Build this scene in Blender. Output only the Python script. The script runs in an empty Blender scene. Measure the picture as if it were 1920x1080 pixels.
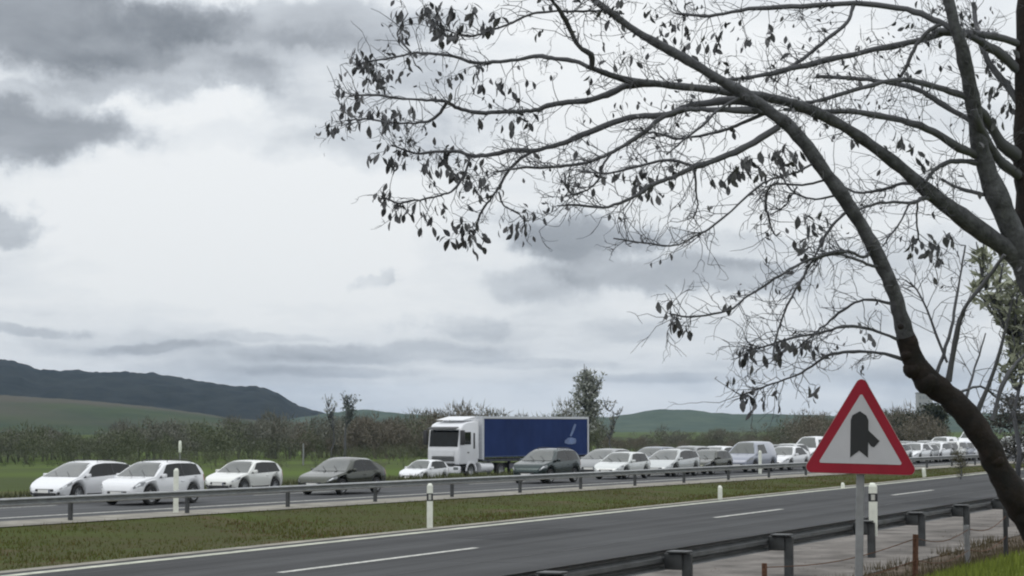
import bpy, math, random
import numpy as np
from mathutils import Vector, Matrix, noise

R = math.radians
random.seed(7)
rng = np.random.default_rng(11)
SC = bpy.context.scene
COL = SC.collection

# ------------------------------------------------------------------ camera
# World frame: X runs along the near carriageway (away, to the right), Y across it
# (towards the far carriageway), Z up, road surface at z = 0.
FPX, HORIZON, CAMH = 4000.0, 796.0, 2.7
PITCH = math.atan((HORIZON - 540.0) / FPX)
HEAD = R(23.706)                       # view heading, measured from the road axis
cam_d = bpy.data.cameras.new('camera')
cam = bpy.data.objects.new('camera', cam_d); COL.objects.link(cam)
cam.location = (0, 0, CAMH)
cam.rotation_euler = (R(90) + PITCH, 0, HEAD - R(90))
cam_d.sensor_width = 36.0
cam_d.lens = 36.0 * FPX / 1920.0
cam_d.clip_start = 0.1; cam_d.clip_end = 20000
SC.camera = cam

# ------------------------------------------------------------------ world
world = bpy.data.worlds.new('World'); SC.world = world; world.use_nodes = True
SUN_EL, SUN_AZ = R(48), R(150)          # azimuth measured from +X towards +Y
def build_world():
    nt = world.node_tree; nt.nodes.clear(); L = nt.links.new
    def N(t, **k):
        n = nt.nodes.new(t)
        for a, b in k.items(): setattr(n, a, b)
        return n
    def M(op, a, b=None, c=None, clamp=False):
        n = N('ShaderNodeMath', operation=op); n.use_clamp = clamp
        for i, x in enumerate((a, b, c)):
            if x is None: continue
            if isinstance(x, (int, float)): n.inputs[i].default_value = x
            else: L(x, n.inputs[i])
        return n.outputs[0]
    out = N('ShaderNodeOutputWorld'); bg = N('ShaderNodeBackground')
    tc = N('ShaderNodeTexCoord'); sep = N('ShaderNodeSeparateXYZ'); L(tc.outputs['Generated'], sep.inputs[0])
    x, y, z = sep.outputs
    # azimuth and elevation of the sky direction (az = 0 along the photograph's heading)
    fx, fy = math.cos(HEAD), math.sin(HEAD); rx, ry = math.sin(HEAD), -math.cos(HEAD)
    f = M('ADD', M('MULTIPLY', x, fx), M('MULTIPLY', y, fy))
    r = M('ADD', M('MULTIPLY', x, rx), M('MULTIPLY', y, ry))
    az = M('MULTIPLY', M('ARCTAN2', r, f), 4.0)
    el = M('MULTIPLY', M('ARCSINE', z), 4.0)
    comb = N('ShaderNodeCombineXYZ'); L(az, comb.inputs[0]); L(el, comb.inputs[1])
    # domain warp
    wn = N('ShaderNodeTexNoise'); wn.inputs['Scale'].default_value = 3.6; wn.inputs['Detail'].default_value = 8; wn.inputs['Roughness'].default_value = .62
    L(comb.outputs[0], wn.inputs['Vector'])
    ws = N('ShaderNodeSeparateColor'); L(wn.outputs['Color'], ws.inputs[0])
    waz = M('ADD', az, M('MULTIPLY', M('SUBTRACT', ws.outputs[0], .5), .52))
    wel = M('ADD', el, M('MULTIPLY', M('MULTIPLY', M('SUBTRACT', ws.outputs[1], .5), .24), M('MINIMUM', M('MAXIMUM', M('MULTIPLY', el, 2.4), .22), 1.0)))
    # broad broken cloud cover over the whole dome
    cv = N('ShaderNodeCombineXYZ'); L(M('MULTIPLY', az, .8), cv.inputs[0]); L(M('MULTIPLY', el, 2.3), cv.inputs[1])
    n1 = N('ShaderNodeTexNoise'); n1.inputs['Scale'].default_value = 2.4; n1.inputs['Detail'].default_value = 9; n1.inputs['Roughness'].default_value = .58; n1.inputs['Distortion'].default_value = .25
    L(cv.outputs[0], n1.inputs['Vector'])
    cv2 = N('ShaderNodeCombineXYZ'); L(M('MULTIPLY', waz, 1.0), cv2.inputs[0]); L(M('MULTIPLY', wel, 6.0), cv2.inputs[1]); cv2.inputs[2].default_value = 4.2
    n2 = N('ShaderNodeTexNoise'); n2.inputs['Scale'].default_value = 2.4; n2.inputs['Detail'].default_value = 5; n2.inputs['Roughness'].default_value = .5
    L(cv2.outputs[0], n2.inputs['Vector'])
    dark = M('MULTIPLY', M('SUBTRACT', n1.outputs['Fac'], .50), 1.0)
    streak_w = M('SUBTRACT', 1.0, M('DIVIDE', M('ABSOLUTE', M('SUBTRACT', el, .12)), .30), clamp=True)
    dark = M('ADD', dark, M('MULTIPLY', M('MULTIPLY', M('SUBTRACT', n2.outputs['Fac'], .48), 1.0), streak_w))
    # individual clouds: azimuth, elevation, half sizes, depth of grey (negative = bright break)
    clouds = [(-.86, .750, .38, .085, .62), (-.42, .755, .42, .060, .34), (-.66, .66, .28, .050, .34), (-.88, .545, .28, .068, .58), (-.93, .385, .12, .050, .46), (-.93, .62, .2, .03, .2),
              (-.34, .66, .26, .09, .22), (-.30, .52, .24, .06, .20), (-.12, .58, .16, .08, .14), (-.24, .262, .045, .026, .32), (.13, .340, .15, .055, .62), (.04, .40, .14, .03, .2),
              (.33, .272, .27, .036, .46), (.05, .258, .13, .035, .20), (-.10, .185, .10, .026, .20), (.48, .32, .22, .04, .24), (.22, .18, .12, .02, .12),
              (-.25, .135, .28, .022, .26), (-.30, .100, .20, .014, .20), (-.66, .148, .18, .012, .22), (-.95, .178, .12, .014, .26), (-.45, .165, .12, .012, .18), (.02, .115, .2, .012, .16), (.75, .25, .25, .10, .18), (.30, .09, .25, .012, .14),
              (-.50, .38, .40, .16, -.26), (-.52, .23, .4, .05, -.12), (.3, .62, .45, .18, -.12), (-.64, .60, .12, .05, -.14), (.62, .42, .25, .12, -.08)]
    for (ca, ce, sa, se, k) in clouds:
        dx = M('DIVIDE', M('SUBTRACT', waz, ca), sa); dy = M('DIVIDE', M('SUBTRACT', wel, ce), se)
        d = M('SQRT', M('ADD', M('MULTIPLY', dx, dx), M('MULTIPLY', dy, dy)))
        mr = N('ShaderNodeMapRange', interpolation_type='SMOOTHERSTEP'); L(d, mr.inputs[0])
        mr.inputs[1].default_value = .45; mr.inputs[2].default_value = 1.25; mr.inputs[3].default_value = k; mr.inputs[4].default_value = 0
        dark = M('ADD', dark, mr.outputs[0])
    # a little greyer low down, where one looks through more cloud
    low = M('SUBTRACT', 1.0, M('DIVIDE', M('ABSOLUTE', el), .26), clamp=True)
    dark = M('ADD', dark, M('MULTIPLY', low, .13))
    dark = M('ADD', dark, .11, clamp=True)
    ramp = N('ShaderNodeValToRGB'); e = ramp.color_ramp.elements
    e[0].position = 0.0; e[0].color = (.87, .89, .90, 1)
    e[1].position = 1.0; e[1].color = (.20, .22, .245, 1)
    for p, c in ((.18, (.78, .81, .835, 1)), (.40, (.575, .61, .65, 1)), (.68, (.355, .38, .415, 1))):
        q = e.new(p); q.color = c
    L(dark, ramp.inputs[0])
    # the clear sky behind the deck, thinly seen
    sky = N('ShaderNodeTexSky', sky_type='NISHITA'); sky.sun_disc = False
    sky.sun_elevation = SUN_EL; sky.sun_rotation = R(90) - SUN_AZ
    skm = N('ShaderNodeMix', data_type='RGBA', blend_type='MULTIPLY'); skm.inputs[0].default_value = 1
    L(sky.outputs[0], skm.inputs[6]); skm.inputs[7].default_value = (.08, .08, .08, 1)
    mix = N('ShaderNodeMix', data_type='RGBA'); mix.inputs[0].default_value = .95
    L(skm.outputs[2], mix.inputs[6]); L(ramp.outputs[0], mix.inputs[7])
    L(mix.outputs[2], bg.inputs['Color'])
    # a cloud deck is brighter overhead than at the horizon (standard overcast sky)
    L(M('ADD', .95, M('MULTIPLY', M('MAXIMUM', z, 0.0), .75)), bg.inputs['Strength'])
    L(bg.outputs[0], out.inputs['Surface'])
build_world()

# ------------------------------------------------------------------ sun behind cloud
sun_d = bpy.data.lights.new('sun', 'SUN'); sun_d.energy = 0.5; sun_d.angle = R(25); sun_d.color = (1.0, .965, .91)
sun = bpy.data.objects.new('sun', sun_d); COL.objects.link(sun)
_sd = Vector((math.cos(SUN_EL) * math.cos(SUN_AZ), math.cos(SUN_EL) * math.sin(SUN_AZ), math.sin(SUN_EL)))
sun.rotation_euler = _sd.to_track_quat('Z', 'Y').to_euler()
sun.location = (0, 0, 60)

# ------------------------------------------------------------------ exposure
vs = SC.view_settings
vs.view_transform = 'Standard'; vs.look = 'None'; vs.exposure = 0.0; vs.gamma = 1.0; vs.use_curve_mapping = False
SC.cycles.use_denoising = True
SC.cycles.max_bounces = 6; SC.cycles.volume_bounces = 0; SC.cycles.transparent_max_bounces = 8
SC.cycles.pixel_filter_type = 'BLACKMAN_HARRIS'; SC.cycles.filter_width = 2.1

# ------------------------------------------------------------------ layout helpers
def ray(px, py):
    x = (px - 960.0) / FPX; y = (540.0 - py) / FPX
    f = math.cos(PITCH) - y * math.sin(PITCH); z = math.sin(PITCH) + y * math.cos(PITCH)
    return Vector((f * math.cos(HEAD) + x * math.sin(HEAD), f * math.sin(HEAD) - x * math.cos(HEAD), z))
def at(px, py, D):
    return Vector((0, 0, CAMH)) + ray(px, py) * D
def on_plane(px, py, z=0.0):
    d = ray(px, py); return Vector((0, 0, CAMH)) + d * ((z - CAMH) / d.z)
def proj(p):
    q = Vector(p) - Vector((0, 0, CAMH))
    f = q.x * math.cos(HEAD) + q.y * math.sin(HEAD); r = q.x * math.sin(HEAD) - q.y * math.cos(HEAD)
    dep = f * math.cos(PITCH) + q.z * math.sin(PITCH); up = -f * math.sin(PITCH) + q.z * math.cos(PITCH)
    return 960 + FPX * r / dep, 540 - FPX * up / dep, dep
SK = 0.07                               # the far carriageway swings in slightly
def far(u, w, z=0.0): return Vector((u, w - SK * (u - 50.0), z))
FAR_ANG = math.atan(-SK)

# ------------------------------------------------------------------ materials
MATS = {}
def mat(name, col, rough=.6, metal=0.0, spec=.5, var=0.0, scale=8.0, bump=0.0, bscale=None, coat=0.0, col2=None, emit=None):
    if name in MATS: return MATS[name]
    m = bpy.data.materials.new(name); m.use_nodes = True; nt = m.node_tree; b = nt.nodes['Principled BSDF']
    b.inputs['Roughness'].default_value = rough; b.inputs['Metallic'].default_value = metal
    b.inputs['Specular IOR Level'].default_value = spec; b.inputs['Coat Weight'].default_value = coat
    if coat: b.inputs['Coat Roughness'].default_value = .06
    c1 = tuple(col) + (1,)
    b.inputs['Base Color'].default_value = c1
    if var or col2:
        tc = nt.nodes.new('ShaderNodeTexCoord')
        n = nt.nodes.new('ShaderNodeTexNoise'); n.inputs['Scale'].default_value = scale; n.inputs['Detail'].default_value = 6; n.inputs['Roughness'].default_value = .6
        nt.links.new(tc.outputs['Object'], n.inputs['Vector'])
        r = nt.nodes.new('ShaderNodeValToRGB')
        r.color_ramp.elements[0].position = .32; r.color_ramp.elements[1].position = .68
        lo = tuple(c * (1 - var) for c in col); hi = tuple(min(1, c * (1 + var)) for c in (col2 or col))
        r.color_ramp.elements[0].color = lo + (1,); r.color_ramp.elements[1].color = hi + (1,)
        nt.links.new(n.outputs['Fac'], r.inputs[0]); nt.links.new(r.outputs[0], b.inputs['Base Color'])
    if bump:
        tc = nt.nodes.new('ShaderNodeTexCoord')
        n = nt.nodes.new('ShaderNodeTexNoise'); n.inputs['Scale'].default_value = bscale or scale * 3; n.inputs['Detail'].default_value = 5
        nt.links.new(tc.outputs['Object'], n.inputs['Vector'])
        bm = nt.nodes.new('ShaderNodeBump'); bm.inputs['Strength'].default_value = bump; bm.inputs['Distance'].default_value = .02
        nt.links.new(n.outputs['Fac'], bm.inputs['Height']); nt.links.new(bm.outputs[0], b.inputs['Normal'])
    MATS[name] = m
    return m

def asphalt_mat(name, base, axis_streak=True):
    m = bpy.data.materials.new(name); m.use_nodes = True; nt = m.node_tree; b = nt.nodes['Principled BSDF']; L = nt.links.new
    tc = nt.nodes.new('ShaderNodeTexCoord')
    mp = nt.nodes.new('ShaderNodeMapping'); mp.inputs['Scale'].default_value = (.012, .75, 1); L(tc.outputs['Object'], mp.inputs[0])
    n1 = nt.nodes.new('ShaderNodeTexNoise'); n1.inputs['Scale'].default_value = 1.6; n1.inputs['Detail'].default_value = 4; L(mp.outputs[0], n1.inputs['Vector'])
    n2 = nt.nodes.new('ShaderNodeTexNoise'); n2.inputs['Scale'].default_value = 45; n2.inputs['Detail'].default_value = 4; L(tc.outputs['Object'], n2.inputs['Vector'])
    n3 = nt.nodes.new('ShaderNodeTexNoise'); n3.inputs['Scale'].default_value = .35; n3.inputs['Detail'].default_value = 5; L(tc.outputs['Object'], n3.inputs['Vector'])
    def mm(a, b2, op='ADD'):
        n = nt.nodes.new('ShaderNodeMath'); n.operation = op
        for i, x in enumerate((a, b2)):
            if isinstance(x, (int, float)): n.inputs[i].default_value = x
            else: L(x, n.inputs[i])
        return n.outputs[0]
    s = mm(mm(mm(n1.outputs['Fac'], .62, 'MULTIPLY'), mm(n2.outputs['Fac'], .25, 'MULTIPLY')), mm(n3.outputs['Fac'], .25, 'MULTIPLY'))
    r = nt.nodes.new('ShaderNodeValToRGB'); L(s, r.inputs[0])
    r.color_ramp.elements[0].position = .42; r.color_ramp.elements[1].position = .68
    r.color_ramp.elements[0].color = tuple(c * .68 for c in base) + (1,); r.color_ramp.elements[1].color = tuple(c * 1.35 for c in base) + (1,)
    L(r.outputs[0], b.inputs['Base Color']); b.inputs['Roughness'].default_value = .9; b.inputs['Specular IOR Level'].default_value = .15
    bp = nt.nodes.new('ShaderNodeBump'); bp.inputs['Strength'].default_value = .25; bp.inputs['Distance'].default_value = .01
    L(n2.outputs['Fac'], bp.inputs['Height']); L(bp.outputs[0], b.inputs['Normal'])
    return m

def leaf_mat(name, c1, c2, rough=.7):
    m = bpy.data.materials.new(name); m.use_nodes = True; nt = m.node_tree; b = nt.nodes['Principled BSDF']; L = nt.links.new
    g = nt.nodes.new('ShaderNodeNewGeometry'); r = nt.nodes.new('ShaderNodeValToRGB')
    r.color_ramp.elements[0].color = tuple(c1) + (1,); r.color_ramp.elements[1].color = tuple(c2) + (1,)
    L(g.outputs['Random Per Island'], r.inputs[0]); L(r.outputs[0], b.inputs['Base Color'])
    b.inputs['Roughness'].default_value = rough; b.inputs['Specular IOR Level'].default_value = .25
    return m

WHITE = mat('white_paint', (.74, .75, .77), .25, coat=1.0)
WHITE2 = mat('warm_white_paint', (.72, .73, .70), .25, coat=1.0)
SILVER = mat('silver_paint', (.50, .52, .52), .32, metal=.35, coat=.7)
PALESILVER = mat('pale_silver_paint', (.62, .64, .63), .32, metal=.25, coat=.7)
OLIVE = mat('olive_paint', (.060, .064, .052), .18, metal=.8, coat=.35)
DARKGREEN = mat('dark_green_grey_paint', (.036, .050, .050), .24, metal=.8, coat=.35)
BLUEGREY = mat('blue_grey_paint', (.26, .28, .34), .32, metal=.2, coat=.8)
GREY = mat('mid_grey_paint', (.20, .21, .215), .32, metal=.25, coat=.8)
DARKBLUE = mat('dark_blue_paint', (.03, .05, .12), .3, coat=.8)
RED = mat('red_paint', (.35, .03, .03), .3, coat=.8)
GLASS = mat('car_glass', (.006, .008, .008), .05, spec=.28)
WSGLASS = mat('windscreen_glass', (.055, .062, .056), .05, spec=.7, coat=.5)
LAMP = mat('headlamp_glass', (.16, .17, .18), .12, spec=.8, coat=.6)
LAMPI = mat('lamp_reflector', (.75, .77, .78), .15, metal=.6)
TAIL = mat('tail_lamp_red', (.32, .02, .02), .2, coat=.5)
RUBBER = mat('tyre_rubber', (.022, .022, .022), .8)
PLASTIC = mat('black_plastic', (.03, .03, .032), .55)
RIM = mat('alloy_rim', (.42, .43, .44), .35, metal=.7)
PLATE = mat('plate_white', (.75, .75, .72), .5)
GALV = mat('galvanised_steel', (.13, .137, .14), .5, metal=.4, var=.25, scale=3)
GALVL = mat('galvanised_light', (.27, .28, .285), .5, metal=.3, var=.2, scale=4)
DSTEEL = mat('dull_dark_steel', (.060, .064, .066), .5, metal=.3, var=.3, scale=4)
POSTW = mat('delineator_white', (.72, .74, .66), .55, var=.1, scale=6)
BLACK = mat('sign_black', (.02, .022, .024), .6)
LINE = mat('road_paint', (.50, .50, .46), .75, var=.42, scale=6.0)
LINEG = mat('edge_paint', (.44, .45, .37), .8, var=.38, scale=2.5)
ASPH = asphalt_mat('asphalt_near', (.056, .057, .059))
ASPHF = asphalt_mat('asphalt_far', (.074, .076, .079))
GRAVEL = mat('pale_gravel', (.25, .235, .20), .9, var=.35, scale=1.1, bump=.6, bscale=25)
BARK = mat('bark', (.009, .008, .007), .92, col2=(.013, .008, .006), var=.4, scale=5, bump=.9, bscale=22)  # trunk bark, dim light under the canopy put into the colour
GLAREBARK = mat('glare_lightened_bark', (.070, .072, .078), .9, var=.5, scale=9, bump=.9, bscale=22)  # upper limbs of the same trees, veiling glare painted in as lighter grey
TWIG = mat('twig_bark', (.085, .087, .095), .9)  # thin wood, lifted in colour for the same glare
RUST = mat('rusty_steel', (.12, .06, .035), .85, var=.4, scale=20)
POD = leaf_mat('dry_leaf', (.055, .058, .064), (.15, .15, .155))

# ------------------------------------------------------------------ mesh building
class MB:
    def __init__(s): s.v = []; s.f = []
    def add(s, v, f):
        o = len(s.v); s.v.extend(tuple(p) for p in v); s.f.extend(tuple(i + o for i in q) for q in f); return s
    def box(s, c, d, rz=0.0, bev=0.0, M=None):
        x, y, z = (d[0] / 2, d[1] / 2, d[2] / 2)
        if bev <= 0:
            v = [Vector((a * x, b * y, e * z)) for a in (-1, 1) for b in (-1, 1) for e in (-1, 1)]
            f = [(0, 1, 3, 2), (4, 6, 7, 5), (0, 4, 5, 1), (2, 3, 7, 6), (0, 2, 6, 4), (1, 5, 7, 3)]
        else:
            import bmesh
            bm = bmesh.new(); bmesh.ops.create_cube(bm, size=1.0)
            for q in bm.verts: q.co = Vector((q.co.x * d[0], q.co.y * d[1], q.co.z * d[2]))
            bmesh.ops.bevel(bm, geom=list(bm.edges), offset=bev, segments=2, affect='EDGES', profile=.5)
            bm.verts.index_update(); v = [q.co.copy() for q in bm.verts]; f = [tuple(q.index for q in g.verts) for g in bm.faces]; bm.free()
        if rz: m = Matrix.Rotation(rz, 3, 'Z'); v = [m @ q for q in v]
        if M is not None: v = [M @ q for q in v]
        c = Vector(c)
        return s.add([q + c for q in v], f)
    def prism(s, pts, y0, y1):            # outline in x-z, extruded along y
        n = len(pts)
        v = [(p[0], y0, p[1]) for p in pts] + [(p[0], y1, p[1]) for p in pts]
        f = [tuple(range(n))[::-1], tuple(range(n, 2 * n))] + [(i, (i + 1) % n, n + (i + 1) % n, n + i) for i in range(n)]
        return s.add(v, f)
    def prism_z(s, pts, z0, z1):
        n = len(pts)
        v = [(p[0], p[1], z0) for p in pts] + [(p[0], p[1], z1) for p in pts]
        f = [tuple(range(n))[::-1], tuple(range(n, 2 * n))] + [(i, (i + 1) % n, n + (i + 1) % n, n + i) for i in range(n)]
        return s.add(v, f)
    def lathe(s, prof, c, axis='Z', n=20):  # prof: (radius, height)
        v = []; f = []; k = len(prof)
        for i in range(n):
            a = 2 * math.pi * i / n; ca, sa = math.cos(a), math.sin(a)
            for r_, h in prof:
                if axis == 'Z': p = (r_ * ca, r_ * sa, h)
                elif axis == 'Y': p = (r_ * ca, h, r_ * sa)
                else: p = (h, r_ * ca, r_ * sa)
                v.append((p[0] + c[0], p[1] + c[1], p[2] + c[2]))
        for i in range(n):
            for j in range(k - 1):
                f.append((i * k + j, ((i + 1) % n) * k + j, ((i + 1) % n) * k + j + 1, i * k + j + 1))
        return s.add(v, f)
    def tube(s, pts, rad, n=8, cap=True):
        pts = [Vector(p) for p in pts]; k = len(pts)
        if not hasattr(rad, '__len__'): rad = [rad] * k
        v = []; f = []
        t = (pts[1] - pts[0]).normalized(); a = t.cross(Vector((0, 0, 1)))
        if a.length < .1: a = t.cross(Vector((1, 0, 0)))
        a.normalize()
        for i in range(k):
            t = (pts[min(i + 1, k - 1)] - pts[max(i - 1, 0)]); t = t.normalized() if t.length > 1e-9 else Vector((0, 0, 1))
            a = (a - t * a.dot(t)); a = a.normalized() if a.length > 1e-6 else t.orthogonal().normalized()
            b = t.cross(a)
            for j in range(n):
                g = 2 * math.pi * j / n
                v.append(pts[i] + (a * math.cos(g) + b * math.sin(g)) * rad[i])
        for i in range(k - 1):
            for j in range(n):
                f.append((i * n + j, i * n + (j + 1) % n, (i + 1) * n + (j + 1) % n, (i + 1) * n + j))
        if cap: f.append(tuple(range(n))[::-1]); f.append(tuple(range((k - 1) * n, k * n)))
        return s.add(v, f)
    def grid(s, rows, close=False):       # rows of equal length point lists
        k = len(rows[0]); v = [p for r_ in rows for p in r_]
        f = [(i * k + j, i * k + j + 1, (i + 1) * k + j + 1, (i + 1) * k + j) for i in range(len(rows) - 1) for j in range(k - 1)]
        return s.add(v, f)
    def mesh(s, name, m, smooth=None):
        me = bpy.data.meshes.new(name); me.from_pydata([tuple(p) for p in s.v], [], s.f); me.validate()
        if m is not None: me.materials.append(m)
        if smooth:
            me.polygons.foreach_set('use_smooth', [True] * len(me.polygons)); me.set_sharp_from_angle(angle=R(smooth))
        me.update(); return me
    def build(s, name, m, parent=None, smooth=None):
        o = bpy.data.objects.new(name, s.mesh(name, m, smooth)); COL.objects.link(o)
        if parent is not None: o.parent = parent
        return o
def link(name, me, parent=None, loc=None, rot=None):
    o = bpy.data.objects.new(name, me); COL.objects.link(o)
    if parent is not None: o.parent = parent
    if loc is not None: o.location = loc
    if rot is not None: o.rotation_euler = rot
    return o
def tag(o, label=None, cat=None, group=None, kind=None):
    if label: o['label'] = label
    if cat: o['category'] = cat
    if group: o['group'] = group
    if kind: o['kind'] = kind
    return o
def empty(name, loc, rz=0.0):
    o = bpy.data.objects.new(name, None); COL.objects.link(o); o.location = loc; o.rotation_euler = (0, 0, rz); o.empty_display_size = .3; return o
def np_mesh(name, V, F, m, smooth=False):   # V (n,3); F (k,3) or (k,4)
    me = bpy.data.meshes.new(name); V = np.asarray(V, np.float32); F = np.asarray(F, np.int32)
    me.vertices.add(len(V)); me.vertices.foreach_set('co', V.ravel())
    k = F.shape[1]; me.loops.add(F.size); me.loops.foreach_set('vertex_index', F.ravel())
    me.polygons.add(len(F)); me.polygons.foreach_set('loop_start', np.arange(0, F.size, k, dtype=np.int32))
    if smooth: me.polygons.foreach_set('use_smooth', np.ones(len(F), bool))
    me.update(calc_edges=True); me.validate(); me.materials.append(m); return me
def fill(v, pts):                          # piecewise linear
    xs = [p[0] for p in pts]; ys = [p[1] for p in pts]
    return float(np.interp(v, xs, ys))

# ------------------------------------------------------------------ ground
def sstep(a, b, x):
    t = np.clip((x - a) / (b - a), 0, 1); return t * t * (3 - 2 * t)
def ground_z(u, v):
    u = np.asarray(u, float); v = np.asarray(v, float)
    w = v + SK * (np.clip(u, -50, 400) - 50)
    z = 1.42 * (1 - sstep(2.8, 9.4, v)) - .25 * (1 - sstep(-2, 3.5, v))
    z = z - .06 * (sstep(9.7, 10.2, v) - sstep(23.9, 24.3, v))                 # bed under near carriageway
    z = z - .18 * np.sin(np.pi * np.clip((v - 24.4) / np.maximum(w * 0 + (34.6 - SK * (np.clip(u, -50, 400) - 50)) - 24.4, 1), 0, 1))
    z = z - .06 * (sstep(36.2, 36.8, w) - sstep(49.6, 50.0, w))
    z = z - .80 * sstep(50.2, 56.5, w) - .06 * (sstep(57.0, 57.6, w) - sstep(67.6, 68.2, w))
    z = z - 2.4 * sstep(70, 240, w)
    return z
def axis(lo, fine0, fine1, step, hi, ratio=1.13):
    a = list(np.arange(fine0, fine1 + 1e-6, step)); s = step
    while a[-1] < hi: s *= ratio; a.append(a[-1] + s)
    s = step; b = [fine0]
    while b[-1] > lo: s *= ratio; b.append(b[-1] - s)
    return np.array(b[1:][::-1] + a)
def build_ground():
    U = axis(-900, -20, 180, 1.0, 6000); V = axis(-500, -4, 72, .3, 6000)
    uu, vv = np.meshgrid(U, V, indexing='ij'); zz = ground_z(uu, vv)
    nn = np.vectorize(lambda a, b: noise.noise((a * .25, b * .25, 0)))(uu[:, :], vv[:, :])
    soft = ((vv < 9.3) | ((vv > 25) & (vv + SK * (uu - 50) < 34)) | (vv + SK * (uu - 50) > 70))
    zz = zz + np.where(soft, nn * .06, 0)
    nu, nv = uu.shape
    idx = np.arange(nu * nv).reshape(nu, nv)
    F = np.stack([idx[:-1, :-1], idx[1:, :-1], idx[1:, 1:], idx[:-1, 1:]], -1).reshape(-1, 4)
    m = bpy.data.materials.new('grassland'); m.use_nodes = True; nt = m.node_tree; b = nt.nodes['Principled BSDF']; L = nt.links.new
    g = nt.nodes.new('ShaderNodeNewGeometry'); sp = nt.nodes.new('ShaderNodeSeparateXYZ'); L(g.outputs['Position'], sp.inputs[0])
    def mm(op, a, c, clamp=False):
        n = nt.nodes.new('ShaderNodeMath'); n.operation = op; n.use_clamp = clamp
        for i, x in enumerate((a, c)):
            if isinstance(x, (int, float)): n.inputs[i].default_value = x
            else: L(x, n.inputs[i])
        return n.outputs[0]
    def nz(scale, det=6, ro=.6, sx=1, sy=1):
        mp = nt.nodes.new('ShaderNodeMapping'); mp.inputs['Scale'].default_value = (sx, sy, 1); L(g.outputs['Position'], mp.inputs[0])
        n = nt.nodes.new('ShaderNodeTexNoise'); n.inputs['Scale'].default_value = scale; n.inputs['Detail'].default_value = det; n.inputs['Roughness'].default_value = ro
        L(mp.outputs[0], n.inputs['Vector']); return n.outputs['Fac']
    def ramp(x, a, ca, c, cb):
        r = nt.nodes.new('ShaderNodeValToRGB'); r.color_ramp.elements[0].position = a; r.color_ramp.elements[1].position = c
        r.color_ramp.elements[0].color = ca + (1,); r.color_ramp.elements[1].color = cb + (1,); L(x, r.inputs[0]); return r.outputs[0]
    def mixc(fac, a, c):
        n = nt.nodes.new('ShaderNodeMix'); n.data_type = 'RGBA'; L(fac, n.inputs[0]); L(a, n.inputs[6]); L(c, n.inputs[7]); return n.outputs[2]
    verge = ramp(nz(1.3), .34, (.054, .047, .015), .66, (.046, .060, .011))
    verge = mixc(ramp(nz(.13, 4), .46, (0, 0, 0), .62, (1, 1, 1)), verge, ramp(nz(1.8), .3, (.040, .058, .006), .7, (.058, .078, .010)))
    verge = mixc(ramp(nz(.27, 3), .54, (0, 0, 0), .70, (1, 1, 1)), verge, ramp(nz(3), .3, (.10, .070, .040), .7, (.062, .052, .022)))
    field = ramp(nz(.02, 3), .40, (.070, .108, .014), .60, (.046, .064, .014))
    dirt = ramp(nz(2.5), .3, (.060, .046, .034), .7, (.135, .105, .08))
    lawn = ramp(nz(2.0), .3, (.10, .135, .022), .7, (.15, .19, .03))
    w = mm('ADD', sp.outputs[1], mm('MULTIPLY', mm('SUBTRACT', sp.outputs[0], 50.0), SK))
    isfield = mm('MULTIPLY', mm('SUBTRACT', w, 69.0), .2, True)
    c = mixc(isfield, verge, field)
    # bank on the near side: dirt at its foot, green on top
    wob = mm('MULTIPLY', mm('SUBTRACT', nz(.5), .5), 3.0)
    yb = mm('ADD', sp.outputs[1], wob)
    isdirt = mm('MULTIPLY', mm('SUBTRACT', 13.6, yb), 1.4, True)
    c = mixc(isdirt, c, dirt)
    islawn = mm('MULTIPLY', mm('SUBTRACT', 4.8, yb), .8, True)
    c = mixc(islawn, c, lawn)
    L(c, b.inputs['Base Color']); b.inputs['Roughness'].default_value = .95; b.inputs['Specular IOR Level'].default_value = .15
    bp = nt.nodes.new('ShaderNodeBump'); bp.inputs['Strength'].default_value = .3; bp.inputs['Distance'].default_value = .05
    L(nz(6), bp.inputs['Height']); L(bp.outputs[0], b.inputs['Normal'])
    me = np_mesh('ground', np.stack([uu, vv, zz], -1).reshape(-1, 3), F, m, True)
    tag(link('ground', me), 'grassy verge, banks and fields around both carriageways', None, None, 'structure')
build_ground()

def strip(name, m, u0, u1, a, b, z, parent=None, farside=False, step=4.0, th=0.0):
    n = max(1, int((u1 - u0) / step)); rows = []
    for i in range(n + 1):
        u = u0 + (u1 - u0) * i / n
        rows.append([far(u, a, z), far(u, b, z)] if farside else [Vector((u, a, z)), Vector((u, b, z))])
    mb = MB().grid([r_[::-1] for r_ in rows])
    return mb.build(name, m, parent)
road = strip('road', ASPH, -150, 1500, 13.5, 24.15, 0.0); tag(road, 'near grey asphalt carriageway with two lanes', None, None, 'structure')
strip('edge_line', LINEG, -150, 1500, 23.52, 23.84, .004, road)
strip('edge_line', LINE, -150, 1500, 14.75, 14.93, .004, road)
sh = strip('gravel_verge', mat('shoulder_gravel', (.165, .152, .14), .95, spec=.15, var=.45, scale=.9, bump=.5, bscale=22), -150, 600, 9.7, 13.5, .012); tag(sh, 'pale dusty shoulder behind and below the near guardrail', None, None, 'structure')
for (a, b) in [(-14.5, -7.0), (9.0, 16.5), (34.2, 42.8), (59.4, 66.2), (81.0, 88.0), (103, 110), (125, 132), (147, 154), (169, 176)]:
    strip('lane_dash', LINE, a, b, 19.56, 19.74, .004, road)
TAR = mat('tar_seam', (.018, .018, .019), .6)
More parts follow.
